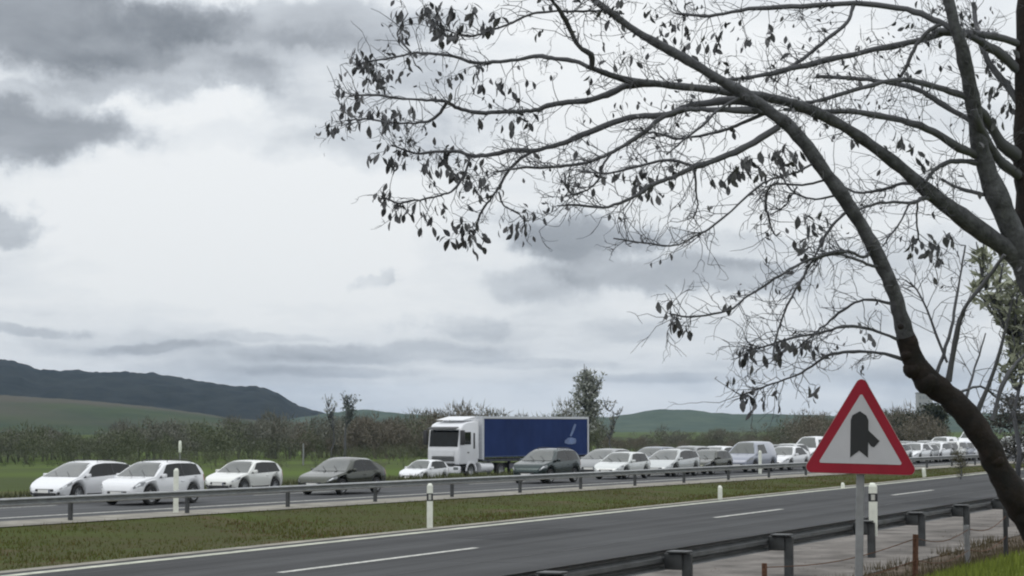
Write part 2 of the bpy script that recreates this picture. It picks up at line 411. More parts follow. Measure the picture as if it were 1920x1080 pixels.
def seam(pts, w):
    c = [Vector((p[0], p[1], .003)) for p in pts]; rows = []
    for i, p in enumerate(c):
        t = (c[min(i + 1, len(c) - 1)] - c[max(i - 1, 0)]).normalized(); n = Vector((-t.y, t.x, 0)) * w * (.5 + .4 * noise.noise((p.x * .8, p.y * .8, 1))); rows.append([p + n, p - n])
    return MB().grid([r_[::-1] for r_ in rows]).build('tar_seam', TAR, road)
for v0, a, b, sd in ((17.55, 12, 96, 1), (21.5, 26, 150, 2), (22.9, 30, 70, 3)):
    seam([(u, v0 + .16 * noise.noise((u * .22, sd, 0)) + .07 * noise.noise((u * 1.1, sd, 2))) for u in np.arange(a, b, .5)], .05)
for u0, a, b, sd in ((38.5, 15.2, 19.4, 4), (52.0, 19.8, 23.4, 5), (63.5, 15.0, 23.3, 6), (80.0, 15.0, 23.3, 7)):
    seam([(u0 + .3 * noise.noise((v * .7, sd, 0)) + .10 * noise.noise((v * 3, sd, 2)), v) for v in np.arange(a, b, .2)], .045)
patch_m = asphalt_mat('asphalt_patch', (.040, .041, .043))
for (u0, u1, v0, v1) in ((46.0, 51.5, 20.2, 22.0), (72, 79, 15.6, 17.3), (27.5, 30.5, 16.0, 17.2)):
    MB().add([(u0, v0, .0022), (u1, v0 + .1, .0022), (u1 + .2, v1, .0022), (u0 + .1, v1 - .1, .0022)], [(0, 1, 2, 3)]).build('asphalt_patch', patch_m, road)
verge_k = strip('gravel_verge', GRAVEL, -150, 900, 24.15, 24.55, .006); tag(verge_k, 'pale gravel strip along the median edge', None, None, 'structure')
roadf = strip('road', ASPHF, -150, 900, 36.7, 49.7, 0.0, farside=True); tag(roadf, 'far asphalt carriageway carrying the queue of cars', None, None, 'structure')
strip('edge_line', LINE, -150, 900, 38.3, 38.55, .004, roadf, True)
strip('edge_line', LINE, -150, 900, 47.2, 47.38, .004, roadf, True)
for i in range(14): strip('lane_dash', LINE, 20 + i * 17, 25.5 + i * 17, 43.35, 43.5, .004, roadf, True)
gv = strip('gravel_verge', GRAVEL, -150, 600, 34.55, 36.75, .022, farside=True); tag(gv, 'pale gravel strip under the median guardrail', None, None, 'structure')
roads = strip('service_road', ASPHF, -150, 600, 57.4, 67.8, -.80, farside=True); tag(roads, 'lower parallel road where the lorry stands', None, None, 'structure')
strip('edge_line', LINE, -150, 600, 58.0, 58.15, -.796, roads, True)

# ------------------------------------------------------------------ grass
def grass(name, label, region, n, hmin, hmax, m, wid=.03):
    """region(n) -> u, v arrays; three-sided leaning blades, joined into one mass."""
    u, v = region(n); k = len(u); z = ground_z(u, v)
    h = rng.uniform(hmin, hmax, k); a = rng.uniform(0, 2 * np.pi, k); ln = rng.uniform(0, .6, k) * h; la = rng.uniform(0, 2 * np.pi, k)
    wx, wy = np.cos(a) * wid, np.sin(a) * wid
    P0 = np.stack([u - wx, v - wy, z - .03], -1); P1 = np.stack([u + wx, v + wy, z - .03], -1)
    P2 = np.stack([u + ln * np.cos(la), v + ln * np.sin(la), z + h], -1)
    V = np.stack([P0, P1, P2], 1).reshape(-1, 3); F = np.arange(3 * k).reshape(-1, 3)
    tag(link(name, np_mesh(name, V, F, m)), label, 'grass', None, 'stuff')
GM1 = leaf_mat('median_blades', (.105, .092, .032), (.082, .104, .022), .95)
GM1b = leaf_mat('dry_blades', (.12, .080, .042), (.094, .072, .030), .95)
GM2 = leaf_mat('bank_blades', (.10, .13, .022), (.17, .21, .035), .9)
GM3 = leaf_mat('verge_blades', (.06, .068, .032), (.09, .095, .045), .9)
def med(n):
    u = 18 + 200 * rng.random(n) ** 1.7; hi = 34.6 - SK * (u - 50); v = 24.5 + (hi - 24.5) * rng.random(n); return u, v
grass('grass', 'rough olive green grass covering the median strip', med, 42000, .02, .09, GM1, .024)
def med_dry(n):
    u, v = med(n); k = np.array([noise.noise((a * .16, b * .35, 5.0)) for a, b in zip(u, v)]) > .12; return u[k], v[k]
grass('grass', 'dry brownish grass patches in the median strip', med_dry, 18000, .02, .11, GM1b, .02)
def bankr(n):
    u = 10 + 35 * rng.random(n); v = -1 + 6.6 * rng.random(n) ** .8; k = v + 1.2 * np.array([noise.noise((a * .5, b * .5, 2.0)) for a, b in zip(u, v)]) < 5.0; return u[k], v[k]
grass('grass', 'bright green grass on the bank under the tree', bankr, 60000, .04, .14, GM2, .012)
def fars(n):
    u = 20 + 220 * rng.random(n) ** 1.5; w_ = 49.9 + 7.2 * rng.random(n); return u, w_ - SK * (u - 50)
grass('grass', 'dark green grass on the slope behind the queue', fars, 40000, .08, .35, GM3, .03)
def bankd(n):
    u = 22 + 35 * rng.random(n); v = 5.5 + 4.5 * rng.random(n); k = np.array([noise.noise((a * .7, b * .7, 9.0)) for a, b in zip(u, v)]) > .08; return u[k], v[k]
def shw(n):
    u = 14 + 60 * rng.random(n); v = 9.6 + 3.7 * rng.random(n) ** 1.4; k = np.array([noise.noise((a * .9, b * 1.4, 19.0)) for a, b in zip(u, v)]) > .33; return u[k], v[k]
grass('dry_weeds', 'low weed tufts on the dusty shoulder by the near guardrail', shw, 16000, .02, .12, GM1b, .014)
grass('dry_weeds', 'dry brown weeds at the foot of the bank', bankd, 26000, .04, .24, leaf_mat('weed', (.05, .045, .022), (.12, .095, .06), .9), .012)

# ------------------------------------------------------------------ hills
def forest_mat(name, c1, c2, sc, c3=None):
    m = bpy.data.materials.new(name); m.use_nodes = True; nt = m.node_tree; b = nt.nodes['Principled BSDF']; L = nt.links.new
    tc = nt.nodes.new('ShaderNodeTexCoord'); n = nt.nodes.new('ShaderNodeTexNoise'); n.inputs['Scale'].default_value = sc; n.inputs['Detail'].default_value = 8; n.inputs['Roughness'].default_value = .65
    L(tc.outputs['Object'], n.inputs['Vector']); r = nt.nodes.new('ShaderNodeValToRGB'); L(n.outputs['Fac'], r.inputs[0])
    r.color_ramp.elements[0].position = .38; r.color_ramp.elements[1].position = .62
    r.color_ramp.elements[0].color = c1 + (1,); r.color_ramp.elements[1].color = c2 + (1,)
    col = r.outputs[0]
    if c3:
        n2 = nt.nodes.new('ShaderNodeTexNoise'); n2.inputs['Scale'].default_value = sc * .12; n2.inputs['Detail'].default_value = 3; L(tc.outputs['Object'], n2.inputs['Vector'])
        r2 = nt.nodes.new('ShaderNodeValToRGB'); r2.color_ramp.elements[0].position = .47; r2.color_ramp.elements[1].position = .56; L(n2.outputs['Fac'], r2.inputs[0])
        mx = nt.nodes.new('ShaderNodeMix'); mx.data_type = 'RGBA'; L(r2.outputs[0], mx.inputs[0]); L(col, mx.inputs[6]); mx.inputs[7].default_value = c3 + (1,); col = mx.outputs[2]
    L(col, b.inputs['Base Color']); b.inputs['Roughness'].default_value = .95; b.inputs['Specular IOR Level'].default_value = .1
    return m
def hill(name, label, sky, D, depth, m, rough, nx=220, seed=0, power=1.0):
    """A ridge: crest at distance D under the given skyline, falling to the plain in front and behind."""
    xs = np.linspace(sky[0][0], sky[-1][0], nx); ys = np.interp(xs, [p[0] for p in sky], [p[1] for p in sky])
    rows = []; ts = np.concatenate([np.linspace(-1, 0, 26), np.linspace(.06, 1, 8)])
    for t in ts:
        row = []
        for x, y in zip(xs, ys):
            Dd = D + t * depth
            c = at(x, y, D); H = c.z + 4.0
            g = at(x, HORIZON, Dd)
            prof = (1 - abs(t)) ** power
            prof = prof * prof * (3 - 2 * prof)
            k = noise.fractal((g.x * .004, g.y * .004, seed), 1.0, 2.0, 4) * .10 * (1 - prof) * (prof > 0)
            fine = rough * noise.fractal((g.x * .03, g.y * .03, seed + 3), .8, 2.2, 4)
            row.append((g.x, g.y, -4.0 + H * max(0, prof + k * prof) + fine * min(1, prof * 3)))
        rows.append(row)
    mb = MB().grid(rows); o = mb.build(name, m, None, 180)
    return tag(o, label, None, None, 'structure')
F_DARK = forest_mat('dark_forest', (.008, .011, .010), (.020, .024, .020), .03)
F_GREEN = forest_mat('green_slope', (.026, .042, .020), (.048, .066, .026), .012, (.072, .066, .046))
F_SCRUB = forest_mat('scrub_slope', (.046, .070, .052), (.072, .098, .068), .02)
hill('hill', 'dark wooded flat-topped hill on the left skyline', [(-700, 690), (-300, 672), (-120, 668), (0, 678), (35, 683), (75, 697), (120, 700), (200, 700), (260, 702), (310, 708), (370, 718), (430, 727), (480, 728), (520, 740), (545, 757), (600, 776), (660, 790), (760, 800)], 2700, 700, F_DARK, 5.0, seed=1, power=.55)
hill('hill', 'green and tan foothill below the dark wooded hill', [(-900, 735), (-300, 735), (0, 742), (120, 749), (240, 759), (320, 768), (430, 784), (560, 793), (700, 797)], 1750, 520, F_GREEN, 1.2, seed=2, power=.8)
hill('hill', 'low green hills across the middle skyline', [(430, 800), (560, 785), (650, 771), (700, 770), (760, 777), (850, 783), (960, 784), (1080, 784), (1150, 782), (1200, 775), (1240, 769), (1275, 768), (1320, 773), (1380, 778), (1450, 777), (1520, 779), (1600, 781), (1750, 778), (1900, 775), (2300, 770), (2700, 790)], 2200, 600, F_SCRUB, 2.0, seed=3)

# ------------------------------------------------------------------ background woodland
def twig_tree(rg, H, spread, nq, upright=.6, leafy=0.0):
    """Triangles of a small tree: a few stems and a rounded crown of many thin upward slivers and bud clumps."""
    V = []
    def stick(a, b, r0):
        d = b - a; p = np.array([-d[1], d[0], 0.0]); n = np.linalg.norm(p); p = p / n * r0 if n > 1e-6 else np.array([r0, 0, 0])
        q = np.array([p[1], -p[0], 0])
        V.append([a - p, a + p, b]); V.append([a - q, a + q, b])
    stems = []
    for _ in range(rg.integers(2, 5)):
        e = np.array([rg.normal(0, .20) * spread, rg.normal(0, .20) * spread, rg.uniform(.55, .85)]) * H; stick(np.array([rg.normal(0, .03), rg.normal(0, .03), 0]) * H, e, H * .012); stems.append(e)
    lobes = [(np.array([rg.normal(0, .26) * spread, rg.normal(0, .26) * spread, rg.uniform(.35, .80)]), rg.uniform(.16, .30)) for _ in range(7)]
    for i in range(int(nq * (1 + leafy))):
        c, r = lobes[rg.integers(7)]; o = rg.normal(0, 1, 3); o = o / np.linalg.norm(o) * r * rg.uniform(.3, 1) ** .5
        p = (c + o * np.array([spread * 1.3, spread * 1.3, .9])) * H; p[2] = min(max(p[2], .04 * H), H * .99)
        if i < nq: d = o * .6 + np.array([0, 0, .5]) * upright * r + rg.normal(0, .05, 3); stick(p, p + d * H * rg.uniform(.3, .8), H * rg.uniform(.006, .011))
        else: e = rg.normal(0, .017, (3, 3)) * H; V.append([p + e[0], p + e[1], p + e[2]])
    return np.array(V)
def wood(name, label, spots, m, seed, hr, leafy, spread=.55, nq=170):
    rg = np.random.default_rng(seed); protos = [twig_tree(rg, 1.0, spread * rg.uniform(.8, 1.3), nq, rg.uniform(.4, .9), leafy) for _ in range(10)]
    A = []
    for (p, s) in spots:
        q = protos[rg.integers(10)]; a = rg.uniform(0, 2 * np.pi); c, s_ = np.cos(a), np.sin(a); h = rg.uniform(*hr) * s
        X = q.copy() * h; X[..., 0], X[..., 1] = (c * q[..., 0] - s_ * q[..., 1]) * h, (s_ * q[..., 0] + c * q[..., 1]) * h
        A.append(X + np.array([p[0], p[1], float(ground_z(p[0], p[1]))]))
    V = np.concatenate(A).reshape(-1, 3); F = np.arange(len(V)).reshape(-1, 3)
    return tag(link(name, np_mesh(name, V, F, m)), label, 'trees', None, 'stuff')
W_GREY = leaf_mat('bare_wood_grey', (.135, .138, .112), (.175, .175, .145))
W_GREEN = leaf_mat('spring_scrub', (.088, .102, .058), (.122, .136, .080))
W_RED = leaf_mat('bare_wood_reddish', (.140, .126, .098), (.180, .162, .130))
W_PALE = leaf_mat('pale_spring_leaf', (.22, .235, .165), (.38, .40, .30))
W_AIRY = leaf_mat('airy_crown', (.20, .215, .19), (.32, .335, .30))
W_IVY = leaf_mat('ivy_crown', (.08, .095, .085), (.14, .155, .14))
W_DARK = leaf_mat('dark_evergreen', (.018, .024, .016), (.045, .052, .03))
def belt(x0, x1, n, D0, D1, seed):
    rg = np.random.default_rng(seed); o = []
    for _ in range(n):
        x = rg.uniform(x0, x1); p = at(x, 800, rg.uniform(D0, D1)); k = .92 + .55 * noise.noise((x * .011, seed * 3.7, 0)) + .25 * noise.noise((x * .035, seed * 1.7, 4))
        k *= 1 - .55 * float(sstep(1080, 1150, x) * (1 - sstep(1400, 1520, x))) - .15 * float(1 - sstep(150, 420, x))
        o.append(((p.x, p.y), k * rg.uniform(.8, 1.15)))
    return o
wood('woodland', 'belt of bare grey trees across the valley floor', belt(-150, 1650, 330, 300, 420, 1), W_GREY, 1, (4.8, 6.6), 1.4, .68, 420)
wood('woodland', 'green scrub and bushes along the valley belt', belt(-150, 1650, 330, 285, 400, 2), W_GREEN, 2, (3.0, 5.6), 2.5, .9, 260)
wood('woodland', 'reddish bare thicket right of the ivy-clad tree', belt(540, 880, 110, 270, 380, 3), W_RED, 3, (4.4, 6.2), 1.2, .68, 420)
wood('woodland', 'brown bare thicket behind the distant cars', belt(1120, 1760, 170, 260, 380, 4), W_RED, 4, (3.4, 5.2), 1.2, .68, 400)
wood('hedge', 'dark low hedge along the left green field', belt(-120, 140, 50, 232, 245, 5), W_DARK, 5, (.5, 1.0), 2.0, 1.3, 90)
wood('scrub', 'grey-green scrub between the lower road and the trees', belt(110, 1700, 330, 165, 250, 6), W_GREEN, 6, (.7, 1.9), 2.0, 1.2, 110)
wood('scrub', 'brown weeds beyond the far carriageway', belt(120, 1700, 200, 150, 200, 7), W_RED, 7, (.4, 1.1), 1.0, 1.2, 90)
# unseen wood added behind the camera to darken the car sides
wr_ = np.random.default_rng(8)
wood('woodland', 'added unseen wood behind the viewpoint, darkening the car sides', [((wr_.uniform(-90, 120), wr_.uniform(-34, -14)), wr_.uniform(.8, 1.2)) for _ in range(90)], W_GREEN, 8, (8, 12), 2.0, .8, 200)

def far_tree(name, label, px, ybase, ytop, D, halfw, m_leaf, seed, crown0=.35, dens=260, sl=1.0, shape='oval', trunk_w=.03, cat='tree'):
    rg = np.random.default_rng(seed); b = at(px, 800, D); b.z = float(ground_z(b.x, b.y)); top = at(px, ytop, D).z; H = top - b.z; hw = halfw * D / FPX
    root = empty(name, b)
    pts = [Vector((rg.normal(0, .012) * H * i, rg.normal(0, .012) * H * i, H * .92 * i / 6)) for i in range(7)]
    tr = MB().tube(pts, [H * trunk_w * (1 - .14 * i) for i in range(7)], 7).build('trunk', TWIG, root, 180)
    V = []; L = MB(); limbs = []
    for i in range(26):
        t = rg.uniform(crown0 * .8, .95); a = rg.uniform(0, 2 * np.pi); s = pts[int(t * 6)].lerp(pts[min(6, int(t * 6) + 1)], t * 6 % 1)
        r_ = hw * (np.sin(np.clip((t - crown0) / (1 - crown0), .02, 1) * np.pi * .8 + .35)) * rg.uniform(.5, 1)
        e = s + Vector((math.cos(a) * r_, math.sin(a) * r_, H * rg.uniform(.08, .22)))
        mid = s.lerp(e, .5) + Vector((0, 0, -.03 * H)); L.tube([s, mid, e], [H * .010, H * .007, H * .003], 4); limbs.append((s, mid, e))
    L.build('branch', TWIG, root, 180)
    for i in range(dens):
        s, mid, e = limbs[rg.integers(len(limbs))]; k = rg.uniform(.25, 1.05); c = s.lerp(e, k) + Vector(rg.normal(0, hw * .13, 3)); c.z = min(c.z, H * .98)
        for _ in range(4):
            d = rg.normal(0, 1, 3); d[2] = abs(d[2]) * .9; d = d / np.linalg.norm(d) * H * rg.uniform(.025, .06); p = rg.normal(0, H * .006 * sl, 3); cc = np.array(c) + rg.normal(0, hw * .07, 3)
            V.append([cc - p, cc + p, cc + d])
    V = np.array(V).reshape(-1, 3); cr = link('crown', np_mesh('crown', V, np.arange(len(V)).reshape(-1, 3), m_leaf), root)
    return tag(root, label, cat)
far_tree('bare_tree', 'tall bare tree with ivy-darkened trunk beyond the dark saloon', 646, 850, 733, 260, 26, W_IVY, 11, .62, 150, trunk_w=.022)
far_tree('bare_tree', 'thin pale bare tree beside the ivy-darkened one', 622, 850, 744, 262, 16, W_AIRY, 12, .62, 60, trunk_w=.014)
far_tree('slender_tree', 'slender grey-green tree rising behind the lorry trailer', 1102, 870, 697, 185, 38, W_AIRY, 13, .42, 520, 1.3, trunk_w=.018)
far_tree('bare_tree', 'small leaning bare tree right of the slender tree', 1146, 870, 752, 200, 20, W_GREY, 14, .5, 50, trunk_w=.016)
far_tree('evergreen_bush', 'dark round bush beyond the white cars left of the trunk', 1738, 850, 762, 300, 56, W_DARK, 15, .05, 2600, 3.5, trunk_w=.02, cat='bush')
far_tree('evergreen_bush', 'second dark bush touching the warning sign border', 1690, 850, 782, 320, 36, W_DARK, 16, .05, 1300, 3.5, trunk_w=.02, cat='bush')
far_tree('pale_tree', 'pale olive leafy tree at the right edge', 1905, 800, 470, 95, 70, W_PALE, 17, .55, 330, 1.2, trunk_w=.012)
far_tree('bare_bush', 'dark bare bush right of the leaning trunk', 1905, 860, 745, 120, 60, leaf_mat('bare_bush_grey', (.05, .05, .042), (.11, .105, .09)), 18, .1, 700, 1.5, trunk_w=.012, cat='bush')
far_tree('bare_bush', 'brown bush on the median left of the leaning trunk', 1800, 890, 846, 105, 26, leaf_mat('bush_brown', (.05, .045, .02), (.10, .09, .035)), 19, .05, 420, trunk_w=.02, cat='bush')

# pale tower block above the bushes
def tower():
    p = at(1733, 790, 900); root = empty('tower_building', (p.x, p.y, -3.2), HEAD - R(90)); s = 900 / FPX; h = at(1733, 738, 900).z + 3.2
    MB().box((0, 0, h / 2), (27 * s, 24 * s, h)).build('wall', mat('render_grey', (.33, .335, .35), .9, var=.08), root)
    MB().box((0, 0, h + .25), (28.5 * s, 25.5 * s, .5)).build('roof', mat('roof_grey', (.25, .25, .26), .9), root)
    me = MB().box((0, 0, 0), (3 * s, .3, 1.3)).mesh('window', mat('tower_pane', (.28, .29, .31), .25))
    for r_ in range(4):
        for c in range(4): link('window', me, root, ((-9 + c * 6) * s, -12 * s, h - 1.6 - r_ * 2.6))
    tag(root, 'pale grey tower block rising above the dark bushes', 'building')
tower()
def house(px, py, D, w, h, label, rz):
    p = at(px, py, D); b = float(ground_z(p.x, p.y)); root = empty('house', (p.x, p.y, b), rz); H = p.z - b
    MB().box((0, 0, H / 2), (w, 7, H)).build('wall', mat('limewash', (.62, .6, .56), .9, var=.08), root)
    MB().prism([(-w / 2 - .3, H + .003), (w / 2 + .3, H + .003), (0, H + h)], -3.8, 3.8).build('roof', mat('roof_tile', (.16, .10, .08), .9), root)
    me = MB().box((0, 0, 0), (1.1, .12, 1.2)).mesh('window', GLASS)
    for x in (-w * .28, w * .28): link('window', me, root, (x, -3.52, H * .6))
    tag(root, label, 'house')
house(1700, 808, 420, 6, 1.4, 'small white house behind the bush by the sign', HEAD - R(80))

# ------------------------------------------------------------------ cars
def interp_s(t, pts):
    return float(np.interp(t, [p[0] for p in pts], [p[1] for p in pts]))
TYPES = {
 'mpv':   dict(L=4.25, W=1.78, top=[(0, .46), (.012, .56), (.05, .68), (.12, .82), (.20, .95), (.30, 1.18), (.40, 1.41), (.46, 1.49), (.56, 1.53), (.72, 1.51), (.86, 1.44), (.925, 1.32), (.965, 1.02), (.99, .86), (1, .60)], belt=[(0, .70), (.2, .90), (.5, .96), (.95, 1.06)], cowl=.185, rf=.445, rr=.90, rb=.967, tyre=.315, axle=(.185, .80)),
 'suv':   dict(L=4.15, W=1.80, top=[(0, .55), (.012, .70), (.05, .86), (.14, .95), (.245, 1.02), (.34, 1.28), (.42, 1.50), (.48, 1.56), (.60, 1.59), (.80, 1.57), (.895, 1.50), (.94, 1.32), (.975, 1.02), (.99, .90), (1, .62)], belt=[(0, .78), (.25, .97), (.5, 1.00), (.95, 1.07)], cowl=.235, rf=.455, rr=.895, rb=.965, tyre=.335, axle=(.19, .79)),
 'hatch': dict(L=3.85, W=1.66, top=[(0, .48), (.012, .58), (.05, .70), (.15, .80), (.27, .90), (.36, 1.12), (.44, 1.33), (.49, 1.39), (.60, 1.42), (.80, 1.39), (.88, 1.34), (.94, 1.10), (.975, .88), (.99, .80), (1, .52)], belt=[(0, .66), (.25, .86), (.5, .88), (.95, .93)], cowl=.255, rf=.475, rr=.88, rb=.955, tyre=.295, axle=(.195, .80)),
 'sedan': dict(L=4.35, W=1.76, top=[(0, .48), (.012, .60), (.05, .72), (.15, .83), (.27, .93), (.36, 1.17), (.44, 1.39), (.49, 1.45), (.58, 1.48), (.72, 1.44), (.82, 1.30), (.90, 1.12), (.95, 1.00), (.985, .92), (1, .55)], belt=[(0, .66), (.25, .88), (.5, .92), (.95, .98)], cowl=.255, rf=.475, rr=.74, rb=.89, tyre=.315, axle=(.195, .79)),
 'van':   dict(L=4.5, W=1.85, top=[(0, .60), (.012, .76), (.05, .92), (.12, 1.03), (.19, 1.12), (.28, 1.52), (.34, 1.78), (.39, 1.85), (.6, 1.88), (.92, 1.86), (.965, 1.78), (.985, 1.2), (.995, .9), (1, .6)], belt=[(0, .82), (.2, 1.05), (.5, 1.10), (.95, 1.10)], cowl=.18, rf=.375, rr=.95, rb=.985, tyre=.325, axle=(.18, .78)),
}
WHEEL_CACHE = {}
def wheel_meshes(r, w=.2):
    k = (r, w)
    if k not in WHEEL_CACHE:
        t = MB().lathe([(r * .64, -w / 2), (r * .9, -w / 2), (r * .985, -w * .36), (r, 0), (r * .985, w * .36), (r * .9, w / 2), (r * .64, w / 2), (r * .6, 0), (r * .64, -w / 2)], (0, 0, 0), 'Y', 24).mesh('tyre', RUBBER, 40)
        m = MB().lathe([(0, w * .30), (r * .16, w * .34), (r * .2, w * .28), (r * .2, w * .12), (r * .56, w * .10), (r * .60, w * .42), (r * .66, w * .45), (r * .66, w * .2)], (0, 0, 0), 'Y', 24)
        for i in range(5):
            a = i * 2 * math.pi / 5; mm = Matrix.Rotation(-a, 3, 'Y')
            m.box(mm @ Vector((r * .38, w * .30, 0)), (r * .5, w * .12, r * .15), M=mm)
        WHEEL_CACHE[k] = (t, m.mesh('rim', RIM, 40))
    return WHEEL_CACHE[k]
def car_shape(T, sc=1.0, hs=1.0):
    L, W = T['L'] * sc, T['W']; tops = [(a, b * hs) for a, b in T['top']]; belts = [(a, b * hs) for a, b in T['belt']]
    tr = T['tyre']; AR = tr + .07; ax = [L / 2 - a * L for a in T['axle']]
    zbs = [(0, .34), (.03, .24), (.1, .19), (.9, .21), (.97, .28), (1, .38)]
    wf = [(0, .60), (.01, .72), (.03, .84), (.07, .93), (.14, .985), (.28, 1), (.76, 1), (.9, .975), (.96, .92), (.985, .84), (1, .74)]
    def sect(t):
        x = L / 2 - t * L; w = W / 2 * interp_s(t, wf)
        Tz = np.mean([interp_s(min(1, max(0, t + d)), tops) for d in (-.012, -.006, 0, .006, .012)]) if .03 < t < .97 else interp_s(t, tops)
        zb = interp_s(t, zbs); B = min(interp_s(t, belts), Tz - .02); zl = zb + .05
        for xa in ax:
            if abs(x - xa) < AR: zl = max(zl, tr + math.sqrt(AR * AR - (x - xa) ** 2))
        c = Tz - B; rw = .965 * w - .36 * c
        zb2 = max(zb, zl - .05); zd = max(.46 * hs, zl + .05); zd = min(zd, B - .06); zl = min(zl, zd - .01); ze = zd + (B - zd) * .62
        return [Vector(p) for p in ((x, 0, zb2), (x, .82 * w, zb2), (x, .945 * w, zl), (x, .985 * w, zd), (x, 1.0 * w, ze), (x, .955 * w, B), (x, rw, B + .84 * c), (x, rw - .10 * min(1, c / .3) - .03, B + .965 * c), (x, 0, Tz))]
    return L, W, ax, sect
def make_car(name, label, typ, paint, u, w, group=None, sc=1.0, hs=1.0, z=0.0, detail=2, dark_bumper=False, yaw=0.0, cat='car', panel=False):
    T = TYPES[typ]; L, W, ax, sect = car_shape(T, sc, hs)
    root = empty(name, far(u, w, z), math.pi + FAR_ANG + yaw)
    ts = sorted(set([0, .004, .010, .018, .03, .045, .065] + list(np.linspace(.08, .94, 60 if detail > 1 else 34)) + [.95, .965, .978, .988, .995, 1]))
    rows = []
    for t in ts:
        h = sect(t); full = h + [Vector((p.x, -p.y, p.z)) for p in h[::-1][1:]]; rows.append(full[:-1] + [full[0].copy()])
    mb = MB().grid(rows)
    n = len(rows[0]); mb.f.append(tuple(range(n - 1))); o = (len(rows) - 1) * n; mb.f.append(tuple(range(o, o + n - 1))[::-1])
    mb.f = [q[::-1] for q in mb.f]
    body = mb.build('body', paint, root, 38)
    def patch(nm, t0, t1, ia, ib, fa, fb, side, m, k=10, off=.008, parent=root, sl0=0.0, sl1=0.0):
        rws = []
        for i in range(k + 1):
            row = []
            for f in (fa, (fa + fb) / 2, fb):
                g = (f - fa) / (fb - fa); tt = (t0 + sl0 * g) + ((t1 + sl1 * g) - (t0 + sl0 * g)) * i / k
                h = sect(tt); p = h[ia].lerp(h[ib], f)
                p = Vector((p.x, (p.y + off) * side, p.z)); row.append(p)
            rws.append(row if side < 0 else row[::-1])
        return MB().grid(rws).build(nm, m, parent, 40)
    def top_patch(nm, t0, t1, m, k=8, off=.012):
        rws = []
        for i in range(k + 1):
            h = sect(t0 + (t1 - t0) * i / k); e = h[6].lerp(h[7], .55); q = [Vector((e.x, e.y * .965, e.z)), h[7].lerp(h[8], .15), h[7].lerp(h[8], .6), h[8]]
            q = q + [Vector((p.x, -p.y, p.z)) for p in q[::-1][1:]]
            d = Vector((.6, 0, .8)) if nm == 'windscreen' else Vector((-.75, 0, .6))
            rws.append([p + d * off for p in q][::-1])
        g = MB().grid(rws)
        return g.build(nm, m, root, 60)
    top_patch('windscreen', T['cowl'] + .012, T['rf'] - .012, WSGLASS)
    top_patch('rear_window', T['rr'] + .008, T['rb'] - .012, GLASS)
    mid = T['rf'] + (T['rr'] - T['rf']) * .44
    c0 = T['cowl'] + .085
    for s in (-1, 1):
        if panel:
            patch('side_window', c0, mid - .03, 5, 6, .06, .90, s, GLASS, sl0=.10)
        else:
            patch('side_window', c0 - .025, mid - .004, 5, 6, .0, .99, s, GLASS, sl0=.155)
            patch('pillar', mid - .006, mid + .006, 5, 6, .0, .99, s, PLASTIC, 1, .010)
            patch('side_window', mid + .004, T['rr'] + (.015 if typ != 'sedan' else .09), 5, 6, .0, .99, s, GLASS, sl1=-.04 if typ != 'sedan' else -.11)
        hl = patch('headlight', .010, .110, 4, 5, .12, 1.0, s, LAMP, 8)
        if detail > 1: patch('lamp', .022, .060, 4, 5, .40, .86, s, LAMPI, 4, .013, hl)
        patch('tail_light', .945, .985, 4, 5, -.1, .95, s, TAIL, 4)
        mx = sect(T['cowl'] + .10)[5]
        MB().box((mx.x, s * (mx.y + .10), mx.z + .07), (.10, .19, .13), bev=.03).build('mirror', paint if not dark_bumper else PLASTIC, root, 40)
        if detail > 1:
            for td in (mid - .03, min(mid + .16, T['axle'][1] + .02)):
                hd = sect(td)[4]; MB().box((hd.x, s * (hd.y + .005), hd.z + .03), (.16, .03, .03), bev=.008).build('door_handle', paint, root)
            for td in (T['cowl'] + .07, mid):        # door shut lines
                patch('door_seam', td - .0012, td + .0012, 3, 5, 0, .99, s, PLASTIC, 1, .004)
            patch('sill_trim', T['axle'][0] + .105, T['axle'][1] - .105, 2, 3, -.2, .35, s, PLASTIC, 8, .006)
    fx = L / 2
    f0 = sect(.004)
    MB().box((fx - .006, 0, .47 * hs), (.05, W * .44, .085), bev=.015).build('grille', PLASTIC, root)
    MB().box((fx - .012, 0, .31), (.07, W * .54, .09), bev=.02).build('lower_intake', PLASTIC, root)
    MB().box((fx + .012, 0, .405), (.035, .52, .11)).build('number_plate', PLATE, root)
    MB().tube([(fx - .10, -W * .30, .235), (fx - .015, -W * .12, .225), (fx - .015, W * .12, .225), (fx - .10, W * .30, .235)], .035, 6).build('front_spoiler', PLASTIC, root)
    for sg in (-1, 1): MB().lathe([(0, .03), (.05, .028), (.06, 0)], (fx - .055, sg * W * .33, .34), 'X', 12).build('fog_lamp', PLASTIC, root)
    if detail > 1:
        for sg in (-1, 1): patch('bonnet_seam', .05, T['cowl'], 6, 7, .2, .26, sg, PLASTIC, 10, .004)
        for sg in (-1, 1): patch('bumper_seam', .118, .121, 2, 5, .0, .9, sg, PLASTIC, 1, .004)
        MB().box((fx + .032, .235, .405), (.006, .04, .105)).build('plate_band', DARKBLUE, root)
    wm = T['cowl'] + .015
    for sg in (-.15, .45):
        p0 = sect(wm)[8]; p1 = sect(wm + .075)[8]; MB().tube([(p0.x + .01, sg * W * .5, p0.z + .02), (p1.x + .02, sg * W * .5 - .34, p1.z + .01)], .010, 4).build('wiper', PLASTIC, root)
    if dark_bumper: MB().box((fx - .06, 0, .30), (.16, W * .72, .14), bev=.04).build('bumper', PLASTIC, root)
    ty, ri = wheel_meshes(T['tyre'])
